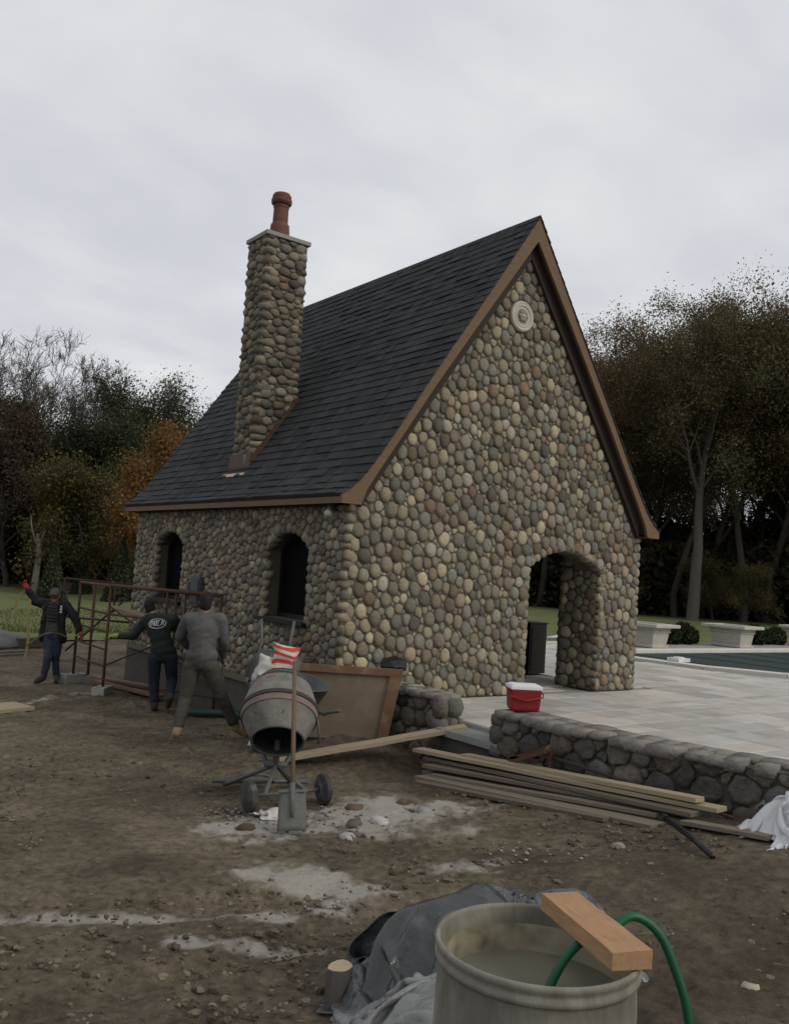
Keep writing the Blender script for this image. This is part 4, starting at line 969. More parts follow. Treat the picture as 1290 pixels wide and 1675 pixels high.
# a few yellow saplings in the wood on the right
for i, (b, D, s) in enumerate(((56.4, 54, .55), (58.3, 53, .5), (50.0, 54, .6))):
    plant('yellow', b, D, s, i*2.0, 'sapling', ['thin yellowish sapling in the dark wood right of the pale trunk', 'low yellowish sapling under the wood at the right frame edge', 'low sapling between the cottage corner and the first planter'][i], None, 'sapling')
# grass blades along the near edge of the lawn
n = 14000; x = rng.uniform(-9, 9, n); y = 15.2+rng.random(n)**1.6*9+fbm(x*.4, x*.4, 2)*2
z = gz(x, y)+.03; hgt = rng.uniform(.04, .11, n); a = rng.uniform(0, 6.28, n); w = .012
V = np.stack([np.stack([x-w*np.cos(a), y-w*np.sin(a), z], -1), np.stack([x+w*np.cos(a), y+w*np.sin(a), z], -1), np.stack([x+rng.normal(0, .03, n), y+rng.normal(0, .03, n), z+hgt], -1)], 1).reshape(-1, 3)
c = np.repeat(np.array([(.07, .08, .028), (.10, .085, .04), (.06, .07, .02)])[rng.integers(3, size=n)], 3, 0)
tag(link('grass', np_mesh('grass', V, np.arange(3*n).reshape(n, 3), 'leaf', False, c)), 'short grass blades along the near lawn edge', 'grass', kind='stuff')
# ------------------------------------------------------------------ building-site things
rng = np.random.default_rng(77)
# --- cement mixer, mouth tipped down towards the yard
mxr = thing('cement_mixer', 'grey mortar-caked cement mixer with its mouth tipped down', 'cement mixer', G(-1.87, -1.95))
mo = Vector(mxr.location); vd = Vector((-.5, -.866, 0)); sd = Vector((.866, -.5, 0))
ax = (vd*math.cos(R(46))+Vector((0, 0, -math.sin(R(46))))).normalized()
C0 = Vector((-1.86, -1.93, .315))-mo
drumP = [(.10, -.285), (.19, -.28), (.245, -.255), (.28, -.19), (.325, -.04), (.338, .02)]
drumQ = [(.338, .06), (.330, .10), (.285, .20), (.235, .29), (.222, .315)]
g = MB(); g.lathe(drumP, 40, C0, ax, cap0=True); dr = g.build('drum', 'drum', mxr, auto=50)
g = MB(); g.lathe([(.337, .018), (.348, .02), (.348, .055), (.337, .058)], 40, C0, ax); g.build('ring_gear', 'drum_band', dr, auto=40)
g = MB(); g.lathe([(.341, .062), (.334, .115)], 40, C0, ax); g.build('paint_band', 'drum_red', dr, True)
g = MB(); g.lathe(drumQ, 40, C0, ax); g.build('drum_cone', 'drum', dr, auto=50)
g = MB(); g.lathe([(.222, .315), (.235, .318), (.236, .332), (.222, .335), (.214, .325)], 40, C0, ax); g.build('mouth_rim', 'steel', dr, True)
g = MB(); g.lathe([(.216, .325), (.225, .29), (.275, .2), (.32, .1), (.325, .02), (.27, -.22), (.2, -.31), (.0, -.315)], 32, C0, ax); g.build('drum_inside', 'drum_inside', dr, True)
e1 = ax.cross(Vector((0, 0, 1))).normalized(); e2 = ax.cross(e1)
for k in range(3):
    a = k*2.1+.4; u = e1*math.cos(a)+e2*math.sin(a); g = MB(); g.obox(C0+ax*.02+u*.24, ax*.2, u*.05, e1.cross(u)*.004 if abs(e1.cross(u).length) > .1 else e2*.004); g.build('paddle', 'drum_inside', dr)
for (du, dv, w_, h_) in ((-.19, -.12, .022, .02), (.21, -.13, .025, .045), (.09, -.185, .035, .012), (.12, -.06, .012, .010)):
    # worn red paint left on the shell
    a = math.atan2(du, .9); rr_ = .30+.04*(dv+.2)/.2; up_ = (Vector((0, 0, 1))-ax*ax.z).normalized(); sdv = ax.cross(up_)
    u = (up_*math.cos(du*3.4)+sdv*math.sin(du*3.4)); c0 = C0+ax*(dv+.03)+u*(.283+(dv+.2)*.22+.006); tn = ax.cross(u).normalized(); sl = (ax+u*.22).normalized(); nn = tn.cross(sl)
    g = MB(); g.add([c0+tn*w_*math.cos(t_)*(1+.3*math.sin(3*t_+du*9))+sl*h_*math.sin(t_)*(1+.25*math.cos(2*t_)) for t_ in np.linspace(0, 6.0, 11)], [tuple(range(11))]); g.build('red_paint_patch', 'red_paint', dr)
gl = lambda x, y, dz=0: Vector(G(x, y, dz))-mo
fr = MB(); piv = C0+ax*(-.02)
arm = []
for s_ in (-1, 1):
    top = C0-ax*.27+sd*.16*s_; fr.tube([top, top-vd*.10-Vector((0, 0, .25)), piv+sd*.12*s_-vd*.12+Vector((0, 0, -.45)), piv+sd*.08*s_+Vector((0, 0, -.50))], .024, 8)
fr.tube([piv+sd*.10+Vector((0, 0, -.50)), piv-sd*.10+Vector((0, 0, -.50))], .028, 8); fr.tube([piv+Vector((0, 0, -.50)), piv+Vector((0, 0, -.28))], .03, 8)
fr.build('yoke', 'steel', mxr, True)
base = piv+Vector((0, 0, -.50))
wl = gl(-2.27, -2.24, .13); wr = gl(-1.58, -2.30, .13); bk = [gl(-2.02, -1.28, .02), gl(-1.42, -1.52, .02)]
for q in (wl+(wr-wl)*.2, wl+(wr-wl)*.75, bk[0], bk[1]):
    g = MB(); g.tube([base, q], .02, 8); g.build('leg', 'steel', mxr, True)
g = MB(); g.tube([wl, wr], .016, 8); g.build('axle', 'steel', mxr, True)
g = MB(); g.tube([gl(-2.12, -1.22, .05), gl(-1.3, -1.6, .05)], .02, 8); g.tube([gl(-1.98, -1.3, .05), gl(-1.92, -1.4, .13), gl(-1.7, -1.5, .13), gl(-1.6, -1.47, .05)], .014, 6); g.build('stand_bar', 'steel', mxr, True)
for q in (wl, wr):
    wd = (wr-wl).normalized(); g = MB(); g.lathe([(.05, -.035), (.11, -.035), (.13, -.022), (.13, .022), (.11, .035), (.05, .035)], 20, q, wd, cap0=True, cap1=True); w_ = g.build('wheel', 'rubber', mxr, auto=40)
    g = MB(); g.lathe([(.075, -.037), (.06, -.042), (.02, -.045)], 14, q, wd, cap1=True); g.lathe([(.075, .037), (.06, .042), (.02, .045)], 14, q, wd, cap1=True); g.build('hub', 'rubber', w_, True)
mt = C0-ax*.29; g = MB(); g.obox(mt-ax*.03-Vector((0, 0, .10)), ax*.05, sd*.11, ax.cross(sd)*.08); g.build('motor_housing', 'drum', mxr, bevel=.02)

# --- square-mouth shovel leaning on the mixer
shv = thing('shovel', 'mortar-crusted shovel standing upright against the mixer mouth', 'shovel', G(-2.33, -3.06))
so = Vector(shv.location); A_ = Vector(G(-2.32, -3.04, .03))-so; B_ = Vector((-2.02, -2.40, .80))-so; dv = (B_-A_).normalized(); sdv = dv.cross(Vector((-.5, -.866, 0))).normalized(); nv = sdv.cross(dv)
g = MB(); g.tube([A_+dv*.26+nv*.004, A_+dv*.8, B_], [.019, .018, .017], 10); g.build('handle', 'handle_wood', shv, True)
g = MB(); nu, nvn = 9, 8; V = []
for j in range(nvn):
    for i in range(nu):
        u = -1+2*i/(nu-1); v = j/(nvn-1); w_ = .112*(1.0-.08*v) if v < .9 else .105
        V.append(A_+dv*(.30*v)+sdv*u*w_+nv*(-.030*abs(u)**2.2*(.4+.6*v)+.012*math.exp(-(u*5)**2)*v))
F = [(j*nu+i, j*nu+i+1, (j+1)*nu+i+1, (j+1)*nu+i) for j in range(nvn-1) for i in range(nu-1)]
me = mesh('blade', V, F, 'steel_blade', True); o = link('blade', me, shv); md_ = o.modifiers.new('s', 'SOLIDIFY'); md_.thickness = .004
g = MB(); g.tube([A_+dv*.10+nv*.014, A_+dv*.36+nv*.01], [.012, .022], 10); g.build('socket', 'steel_blade', shv, True)
g = MB(); g.bar(A_+dv*.30-sdv*.112, A_+dv*.30+sdv*.112, .022, .008, nv); g.build('tread', 'steel_blade', o)

# --- wheelbarrows
def wheelbarrow(label, loc, rot, trayc='steel'):
    t_ = thing('wheelbarrow', label, 'wheelbarrow', loc); t_.rotation_euler = rot
    g = MB(); n = 18; rings = []
    def rr(hx, hy, z, ox): return [(ox+hx*math.copysign(abs(math.cos(a))**.6, math.cos(a)), hy*math.copysign(abs(math.sin(a))**.6, math.sin(a)), z) for a in [2*math.pi*k/n for k in range(n)]]
    R_ = [rr(.24, .17, .32, .05), rr(.34, .25, .42, .02), rr(.45, .33, .60, 0), rr(.47, .35, .605, 0), rr(.47, .35, .625, 0), rr(.45, .335, .62, 0), rr(.33, .24, .43, .02), rr(.23, .16, .335, .05)]
    V = [v for r in R_ for v in r]; F = [(i*n+k, i*n+(k+1) % n, (i+1)*n+(k+1) % n, (i+1)*n+k) for i in range(len(R_)-1) for k in range(n)]+[tuple(range(n))[::-1], tuple((len(R_)-1)*n+k for k in range(n))]
    g.add(V, F); g.build('tray', trayc, t_, auto=45)
    for s_ in (-1, 1):
        g = MB(); g.tube([(.62, .06*s_, .19), (.1, .2*s_, .30), (-.45, .20*s_, .36), (-.62, .16*s_, .42), (-.86, .19*s_, .50)], .017, 8); g.build('handle', 'steel', t_, True)
        g = MB(); g.tube([(-.15, .23*s_, .33), (-.30, .25*s_, .02), (-.22, .25*s_, .0)], .014, 8); g.build('leg', 'steel', t_, True)
    g = MB(); g.lathe([(.06, -.04), (.15, -.045), (.19, -.02), (.19, .02), (.15, .045), (.06, .04)], 20, (.62, 0, .19), (0, 1, 0), cap0=True, cap1=True); g.build('wheel', 'rubber', t_, auto=40)
    return t_
wb = wheelbarrow('grey steel wheelbarrow parked between the mixer and the plywood panel', (-.88, -.46, -.27), (0, R(-4), R(80)))
wb2 = wheelbarrow('wheelbarrow tipped up on its nose behind the mixer, bent handles in the air', G(-1.28, -.52, .12), (0, 0, 0))
wb2.rotation_euler = Matrix.Rotation(R(-36), 3, 'Z').to_4x4().to_euler()
wb2.matrix_world = Matrix.Translation(Vector(G(-.80, .10, .62)))@Matrix.Rotation(R(54), 4, 'Z')@Matrix.Rotation(R(80), 4, 'Y')@Matrix.Translation((.05, 0, -.36))
# --- sacks of cement behind the mixer
def sack(name, label, M4, stripes):
    t_ = thing(name, label, 'sack'); t_.matrix_world = M4; nx, ny = 14, 10; V = []; F = []
    for j in range(ny+1):
        for i in range(nx):
            a = 2*math.pi*i/nx; v = j/ny; f = math.sin(math.pi*min(max(v, .03), .97))**.45; w_ = .20*(1+.05*math.sin(5*v+i)); d_ = .085*f+.012
            V.append((w_*math.copysign(abs(math.cos(a))**.7, math.cos(a))+.02*math.sin(7*v+3*a), d_*math.copysign(abs(math.sin(a))**.8, math.sin(a))+.022*math.sin(9*v+a*2)+.02*math.sin(17*v-a*3), .56*v+.02*math.sin(2*a+8*v)))
    for j in range(ny):
        for i in range(nx): F.append((j*nx+i, j*nx+(i+1) % nx, (j+1)*nx+(i+1) % nx, (j+1)*nx+i))
    F += [tuple(range(nx))[::-1], tuple(ny*nx+i for i in range(nx))]
    me = mesh('bag', V, F, 'sack_white', True); me.materials.append(MATS['sack_red'])
    if stripes:
        for p in me.polygons:
            if p.index < nx*ny and (p.index//nx) in (3, 5, 7, 9): p.material_index = 1
    link('bag', me, t_); return t_
for k in range(5):
    o = sack('cement_sack', 'plain cement sack low in the pile hidden behind the mixer', Matrix.Translation(G(-.93+.012*k, -.20+.012*k, .10+.165*k))@Matrix.Rotation(R(50+6*k), 4, 'Z')@Matrix.Rotation(R(90), 4, 'X')@Matrix.Scale(.82, 4)@Matrix.Translation((0, 0, -.28)), False); o['group'] = 'sacks in the hidden pile'
sack('cement_sack', 'white sack with red stripes standing behind the mixer drum', Matrix.Translation(G(-.90, -.22, .78))@Matrix.Rotation(R(-36), 4, 'Z')@Matrix.Rotation(R(8), 4, 'Y')@Matrix.Scale(.72, 4), True)
sack('cement_sack', 'crumpled plain white sack left of the red striped one', Matrix.Translation(G(-1.06, -.10, .72))@Matrix.Rotation(R(-30), 4, 'Z')@Matrix.Rotation(R(14), 4, 'Y')@Matrix.Scale(.62, 4), False)

# --- plywood form panel leaning against the cottage corner
def quadboard(mb, P00, P10, P11, P01, u0, u1, v0, v1, n0, n1):
    def q(u, v): return (P00*(1-u)+P10*u)*(1-v)+(P01*(1-u)+P11*u)*v
    nn = (P10-P00).cross(P01-P00).normalized(); a = [q(u0, v0), q(u1, v0), q(u1, v1), q(u0, v1)]; mb.prism([p+nn*n0 for p in a], nn*(n1-n0))
b0, b1, b2, b3 = Vector((-.46, .08, -.34)), Vector((.26, -.72, -.34)), Vector((.385, -.78, .49)), Vector((-.55, -.06, .485))
_n = (b2-b1).cross(b3-b1).normalized(); b0 = b0-_n*((b0-b1).dot(_n))
pl = thing('plywood_panel', 'sheet of old plywood with brown timber frame leaning against the cottage', 'panel', (0, 0, 0))
g = MB(); quadboard(g, b0, b1, b2, b3, 0, 1, 0, 1, 0, .015); g.build('sheet', 'plywood', pl)
for (u0, u1, v0, v1) in ((.0, 1.0, .90, 1.0), (.885, 1.0, .0, .898)):
    g = MB(); quadboard(g, b0, b1, b2, b3, u0, u1, v0, v1, .0155, .05) ; 
    f_ = g.build('frame_rail', 'form_frame', pl)
g = MB()
for k in range(60):
    pass
blob_rng = np.random.default_rng(4)
V, F = rblock(blob_rng, (0, 0, 0), (.16, 0, 0), (0, .12, 0), (0, 0, .10), 2.2, .22)
bm_ = bmesh.new(); [bm_.verts.new(v) for v in V]; bm_.verts.ensure_lookup_table(); [bm_.faces.new([bm_.verts[i] for i in f]) for f in F]; bmesh.ops.subdivide_edges(bm_, edges=bm_.edges[:], cuts=3, use_grid_fill=True, smooth=.6, fractal=.5, seed=3)
me = bpy.data.meshes.new('black_bag'); bm_.to_mesh(me); bm_.free(); me.materials.append(MATS['black_plastic']); o = link('black_bag', me, None, (.42, -.55, .50)); tag(o, 'crumpled black plastic bag behind the top edge of the plywood panel', 'bag')
g = MB(); g.box((.28, -.75, .28), (.70, -.35, .44)); 
# --- plank from the dirt up to the landing slab
def plank(name, label, a, b, w, h, m, cat='plank', up=(0, 0, 1), group=None, roll=0):
    a = Vector(a); b = Vector(b); d = (b-a); ln = d.length; d.normalize(); upv = Vector(up); s_ = d.cross(upv).normalized(); u = s_.cross(d)
    if roll: q = Matrix.Rotation(roll, 3, d); s_ = q@s_; u = q@u
    M4 = Matrix(((d.x, s_.x, u.x, a.x), (d.y, s_.y, u.y, a.y), (d.z, s_.z, u.z, a.z), (0, 0, 0, 1)))
    g = MB(); n = 6
    ys, zs = w/2, h
    V = []; rgn = np.random.default_rng(abs(hash(label)) % 1000 if False else len(label)*7+int(ln*100))
    for i in range(n+1):
        bow = math.sin(math.pi*i/n)*rgn.uniform(-.004, .004); e_ = .0
        for (yy, zz) in ((-ys, 0), (ys, 0), (ys, zs), (-ys, zs)): V.append((ln*i/n, yy+bow+rgn.normal(0, .0008), zz+bow+rgn.normal(0, .0008)))
    F = [(i*4+k, i*4+(k+1) % 4, i*4+4+(k+1) % 4, i*4+4+k) for i in range(n) for k in range(4)]+[(3, 2, 1, 0), (n*4, n*4+1, n*4+2, n*4+3)]
    g.add(V, F); o = g.build(name, m); o.matrix_world = M4
    if label: tag(o, label, cat, group)
    return o
plank('plank', 'single pale plank bridging from the dirt up to the bluestone landing', (-1.10, -.62, -.475), (.66, -1.60, -.052), .20, .042, 'lumber')
# --- lumber stack along the low wall
LS = [  # a, b, w, h, material, label
 ((-.14, -1.86, -.45), (-.02, -4.62, -.22), .20, .030, 'lumber_old', 'bottom weathered plank at the near side of the lumber stack'),
 ((.10, -1.70, -.45), (.28, -4.95, -.195), .20, .030, 'lumber_old', 'bottom weathered plank of the lumber stack nearest the wall'),
 ((-.04, -1.97, -.415), (.17, -4.50, -.185), .17, .028, 'lumber_old', 'second-layer weathered plank of the lumber stack, left of centre'),
 ((.20, -1.50, -.405), (.20, -5.16, -.160), .13, .030, 'lumber_old', 'second-layer plank of the lumber stack reaching furthest right'),
 ((.00, -1.78, -.365), (.30, -4.66, -.145), .16, .030, 'lumber_old', 'third-layer plank in the middle of the lumber stack'),
 ((.14, -1.62, -.325), (.20, -4.80, -.110), .15, .030, 'lumber_old', 'fourth-layer plank just below the pale planks of the lumber stack'),
 ((.09, -1.50, -.270), (.33, -4.93, -.060), .15, .034, 'lumber', 'pale plank one below the top of the lumber stack'),
 ((.22, -2.10, -.218), (.28, -4.77, -.020), .12, .034, 'lumber', 'topmost pale plank of the lumber stack by the low wall'),
 ((-.30, -1.98, -.462), (-.16, -4.25, -.250), .13, .03, 'lumber_old', 'loose weathered plank lying in front of the lumber stack'),
]
for a, b, w, h, m_, lb in LS: plank('plank', lb, a, b, w, h, m_, group='planks of the lumber stack')
plank('board', 'broken board end poking out at the right end of the lumber stack', (.12, -4.75, -.17), (.14, -5.45, -.10), .12, .03, 'lumber_old')
# --- rusty trestle frame and rod behind the stack
tr_ = thing('rusty_trestle', 'rusty folded steel trestle lying behind the lumber stack', 'trestle', (.33, -2.72, -.22))
for (a, b) in (((0, .15, .05), (0, -.42, .30)), ((0, -.42, .30), (.02, -.44, .02)), ((0, .12, .10), (.0, -.30, .14)), ((-.08, .18, .0), (-.08, -.45, .27)), ((-.08, -.45, .27), (.0, -.42, .30)), ((-.06, .16, .0), (0, .15, .05))):
    g = MB(); g.bar(a, b, .035, .035); g.build('strut', 'rust', tr_)
g = MB(); g.tube([(.33, -2.95, .0), (.39, -3.9, -.05), (.44, -4.95, -.11)], .014, 8); tag(g.build('steel_rod', 'rust_dark', smooth=True), 'long dark rusty rod leaning along the low wall behind the lumber', 'rod')
g = MB(); g.tube([(-.14, -4.78, -.10), (-.34, -5.15, -.12), (-.52, -5.42, -.135)], [.022, .021, .02], 10); g.lathe([(.026, 0), (.027, .03), (.024, .06)], 10, (-.14, -4.78, -.10), (.4, .75, .05), cap1=True); tag(g.build('black_pipe', 'black_plastic', smooth=True), 'short black pipe lying in the dirt below the lumber stack', 'pipe')
def drape(name, label, cat, org, sx, sy, comp, bumps, m_, seed, n=54, rot=0.0, steps=60, its=16, noise=.07, stiff=.5):
    """a loose sheet squeezed together and settled on the ground and the lumps under it (position-based cloth)"""
    nr = np.random.default_rng(seed); o1, o2 = nr.uniform(0, 90, 2); U, Vv = np.meshgrid(np.linspace(-.5, .5, n), np.linspace(-.5, .5, n), indexing='ij'); ca, sa = math.cos(rot), math.sin(rot)
    Hf = lambda x, y: gz(x, y)+sum(h*np.exp(-(((x-bx)**2+(y-by)**2)/(2*r*r))**1.3) for bx, by, r, h in bumps)
    wx = fbm(U*2.2+o1, Vv*2.2+o2, 3)*sx*.30; wy = fbm(U*2.2+o2, Vv*2.2+o1, 3)*sy*.30
    a = U*sx*comp+wx; b = Vv*sy*comp+wy; x = org[0]+a*ca-b*sa; y = org[1]+a*sa+b*ca
    Pp = np.stack([x, y, Hf(x, y)+.03+noise*(fbm(U*7+o1, Vv*7+o2, 3)+.5)*2], -1); Vl = np.zeros_like(Pp); lx, ly = sx/(n-1), sy/(n-1); dg_ = math.hypot(lx, ly)
    cons = [((slice(1, None), slice(None)), (slice(None, -1), slice(None)), lx, 1.), ((slice(None), slice(1, None)), (slice(None), slice(None, -1)), ly, 1.),
            ((slice(1, None), slice(1, None)), (slice(None, -1), slice(None, -1)), dg_, .6), ((slice(1, None), slice(None, -1)), (slice(None, -1), slice(1, None)), dg_, .6),
            ((slice(2, None), slice(None)), (slice(None, -2), slice(None)), 2*lx, stiff), ((slice(None), slice(2, None)), (slice(None), slice(None, -2)), 2*ly, stiff),
            ((slice(4, None), slice(None)), (slice(None, -4), slice(None)), 4*lx, stiff*.12), ((slice(None), slice(4, None)), (slice(None), slice(None, -4)), 4*ly, stiff*.12)]
    dt = 1/45
    for st_ in range(steps):
        old = Pp.copy(); Vl[..., 2] -= 9.8*dt; Pp = Pp+Vl*dt
        for _ in range(its):
            acc = np.zeros_like(Pp)
            for A1_, B1_, l0, k in cons:
                d = Pp[A1_]-Pp[B1_]; ln = np.sqrt((d*d).sum(-1, keepdims=True))+1e-9; c = d*(.5*k*(1-l0/ln)); acc[A1_] -= c; acc[B1_] += c
            Pp = Pp+acc*.28
            fl = Hf(Pp[..., 0], Pp[..., 1])+.006; hit = Pp[..., 2] < fl; Pp[..., 2] = np.where(hit, fl, Pp[..., 2])
            Pp[..., :2] = np.where(hit[..., None], Pp[..., :2]*.6+old[..., :2]*.4, Pp[..., :2])
        Vl = (Pp-old)/dt*.93
        sp_ = np.sqrt((Vl*Vl).sum(-1, keepdims=True)); Vl = Vl*np.minimum(1, 2.5/(sp_+1e-9))
    idx = np.arange(n*n).reshape(n, n); F = np.stack([idx[:-1, :-1], idx[1:, :-1], idx[1:, 1:], idx[:-1, 1:]], -1).reshape(-1, 4)
    o = link(name, np_mesh(name, Pp.reshape(-1, 3)-np.array(org), F, m_, True), None, org)
    md_ = o.modifiers.new('s', 'SUBSURF'); md_.levels = 1; md_.render_levels = 1; md_ = o.modifiers.new('t', 'SOLIDIFY'); md_.thickness = .004
    return tag(o, label, cat)
# --- white plastic film bundle at the right
def crumple(name, label, cat, org, hx, hy, hz, m_, seed, n=34, rot=0, k=1.0, fold=7.0):
    """heap of folded sheet: dome with sharp ridged folds and a ragged outline"""
    nr = np.random.default_rng(seed); o1, o2 = nr.uniform(0, 90, 2); U, Vv = np.meshgrid(np.linspace(-1, 1, n), np.linspace(-1, 1, n), indexing='ij')
    sq = np.maximum(np.abs(U), np.abs(Vv)); rr = np.hypot(U, Vv)+1e-9; Xc = U*sq/rr; Yc = Vv*sq/rr; q = np.hypot(Xc, Yc)
    wob = 1+fbm(np.arctan2(Yc, Xc)*1.6+o1+5, q*.3+o2, 3)*.8
    def tri(ph): return np.abs((ph % 1)-.5)*2
    wx = fbm(Xc*1.3+o1, Yc*1.3+o2, 2)*.5; wy = fbm(Xc*1.3+o2, Yc*1.3+o1+9, 2)*.5; rid = 0; fine = 0
    for j in range(4): al = nr.uniform(0, 3.14); rid = rid+tri(fold*.085*nr.uniform(.8, 1.3)*((Xc+wx)*math.cos(al)+(Yc+wy)*math.sin(al))+nr.random())/4
    for j in range(5): al = nr.uniform(0, 3.14); fine = fine+tri(fold*.20*nr.uniform(.7, 1.4)*((Xc+wx*1.5)*math.cos(al)+(Yc+wy*1.5)*math.sin(al))+nr.random())/5
    lump = .62+.9*fbm(Xc*1.25+o2, Yc*1.25+o1, 2)
    zz = hz*np.clip(1-q**2.6, 0, 1)**.75*np.clip(lump, .2, 1.2)+(.42*rid+.20*fine)*k*hz*(1-q**4)*np.clip(lump+.2, .3, 1)+.012+.02*rid
    Xw = Xc*hx*wob+((rid-.5)*.22+(fine-.5)*.12)*hx; Yw = Yc*hy*wob+((fine-.5)*.16-(rid-.5)*.18)*hy
    ca, sa = math.cos(rot), math.sin(rot); xw = org[0]+Xw*ca-Yw*sa; yw = org[1]+Xw*sa+Yw*ca
    base = gz(xw, yw); P_ = np.stack([xw-org[0], yw-org[1], base+np.maximum(zz, .012)-org[2]], -1).reshape(-1, 3)
    idx = np.arange(n*n).reshape(n, n); F = np.stack([idx[:-1, :-1], idx[1:, :-1], idx[1:, 1:], idx[:-1, 1:]], -1).reshape(-1, 4)
    o = link(name, np_mesh(name, P_, F, m_, True), None, org); md_ = o.modifiers.new('t', 'SOLIDIFY'); md_.thickness = .006; md_.offset = -1
    return tag(o, label, cat)
drape('plastic_film', 'crumpled heap of white plastic film against the low wall at right', 'plastic sheet', G(.40, -5.55), 1.5, 1.3, .44, [(.44, -5.45, .16, .28), (.36, -5.75, .15, .18)], 'white_film', 15, 54, .9)
# --- cooler
ck = thing('cooler', 'small red picnic cooler with white lid on the end of the low wall', 'cooler', (.68, -2.42, .285), R(-30))
g = MB(); V = []
for (hx, hy, z) in ((.135, .10, 0), (.145, .11, .03), (.155, .118, .19), (.158, .12, .215)): V += [(-hx, -hy, z), (hx, -hy, z), (hx, hy, z), (-hx, hy, z)]
g.add(V, [(i*4+k, i*4+(k+1) % 4, i*4+4+(k+1) % 4, i*4+4+k) for i in range(3) for k in range(4)]+[(3, 2, 1, 0), (12, 13, 14, 15)]); bd_ = g.build('body', 'cooler_red', ck, bevel=.014)
g = MB(); g.box((-.162, -.124, .217), (.162, .124, .252)); g.box((-.145, -.108, .252), (.145, .108, .262)); g.build('lid', 'cooler_white', ck, bevel=.01)
g = MB(); g.tube([(-.166, 0, .19), (-.172, -.10, .18), (-.166, -.135, .15), (.0, -.135, .11), (.166, -.135, .15), (.172, -.10, .18), (.166, 0, .19)], .009, 8); g.build('handle', 'cooler_red', ck, True)
for s_ in (-1, 1): g = MB(); g.lathe([(.022, 0), (.022, .012), (.012, .018)], 12, (.158*s_, 0, .19), (s_, 0, 0), cap1=True); g.build('hinge', 'cooler_red', ck, True)
# --- dark cabinet seen through the doorway
cb = thing('dark_cabinet', 'dark brown panelled cabinet standing inside the doorway', 'cabinet', (5.2, 1.98, 0))
g = MB(); g.box((-.2, -.2, .02), (.2, .2, .86)); g.build('carcass', 'dark_frame', cb, bevel=.008)
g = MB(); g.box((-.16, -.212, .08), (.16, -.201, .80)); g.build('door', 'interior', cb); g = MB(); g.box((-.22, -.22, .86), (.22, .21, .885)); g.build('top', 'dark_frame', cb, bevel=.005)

# --- scaffold
sf = thing('scaffold', 'rusty red-brown scaffold frames standing beside the cottage wall', 'scaffold', (0, 0, 0))
def sbar(name, a, b, r=.021, m_='rust', par=sf): g = MB(); g.tube([a, b], r, 8); return g.build(name, m_, par, True)
zt = 1.08
A1 = Vector((-.98, 6.80, 0)); A2 = Vector((-.98, 5.25, 0)); B1 = Vector((-.16, 4.55, 0)); B2 = Vector((-.10, 3.05, 0)); A3 = (A1+A2)/2
def up_(p, z): return (p.x, p.y, z)
for p in (A1, A2, A3, B1, B2): sbar('post', up_(p, float(gz(p.x, p.y))+.02 if p is not A3 else -.45), up_(p, zt), .024)
for (p, q) in ((A1, A2), (B1, B2)):
    for z in (-.22, .05, .33, .62, zt-.02): sbar('rung', up_(p, z), up_(q, z), .017)
sbar('top_rail', up_(A2, zt), up_(B2, zt), .030); sbar('top_rail', up_(A1, zt-.03), up_(B1, zt-.03), .026); sbar('cross_brace', up_(A2, -.2), up_(B2, .75), .014, 'rust_dark'); sbar('cross_brace', up_(A2, .75), up_(B2, -.2), .014, 'rust_dark')
sbar('mid_rail', up_(A2, .62), up_(B2, .64), .02); sbar('foot_rail', up_(A2, -.42), up_(B2, -.40), .02, 'rust')
for p in ((-.75, 5.7), (-.52, 4.05), (-.35, 3.75)): sbar('post', (p[0], p[1], .62), (p[0], p[1], zt-.02), .018)
sf2 = thing('guard_rail', 'dark steel guard frame standing behind the scaffold at the cottage corner', 'scaffold', (0, 0, 0))
for (a, b) in (((-.25, 10.2, -.6), (-.25, 10.2, 1.0)), ((.75, 8.9, -.6), (.75, 8.9, .97)), ((-.25, 10.2, 1.0), (.75, 8.9, .97)), ((-.25, 10.2, .2), (.75, 8.9, .2)), ((-.15, 10.1, -.5), (.6, 9.07, .6))): sbar('tube', a, b, .022, 'rust_dark', sf2)
for i, (p, lb) in enumerate(((A1, 'pale concrete block under the far left scaffold post'), (A2, 'grey concrete block under the near left scaffold post'))):
    x, y = p.x, p.y; t_ = thing('concrete_block', lb, 'block', G(x, y, 0), R(20+30*i)); g = MB()
    g.box((-.2, -.1, -.02), (.2, -.065, .13)); g.box((-.2, .065, -.02), (.2, .1, .13)); g.box((-.2, -.065, -.02), (-.15, .065, .13)); g.box((.15, -.065, -.02), (.2, .065, .13)); g.box((-.03, -.065, -.02), (.03, .065, .13)); g.build('block', 'concrete_light', t_)
plank('scaffold_board', 'pale worn board lying slanted across the scaffold rails', (-.80, 5.60, .70), (-.30, 4.10, .52), .22, .038, 'lumber')
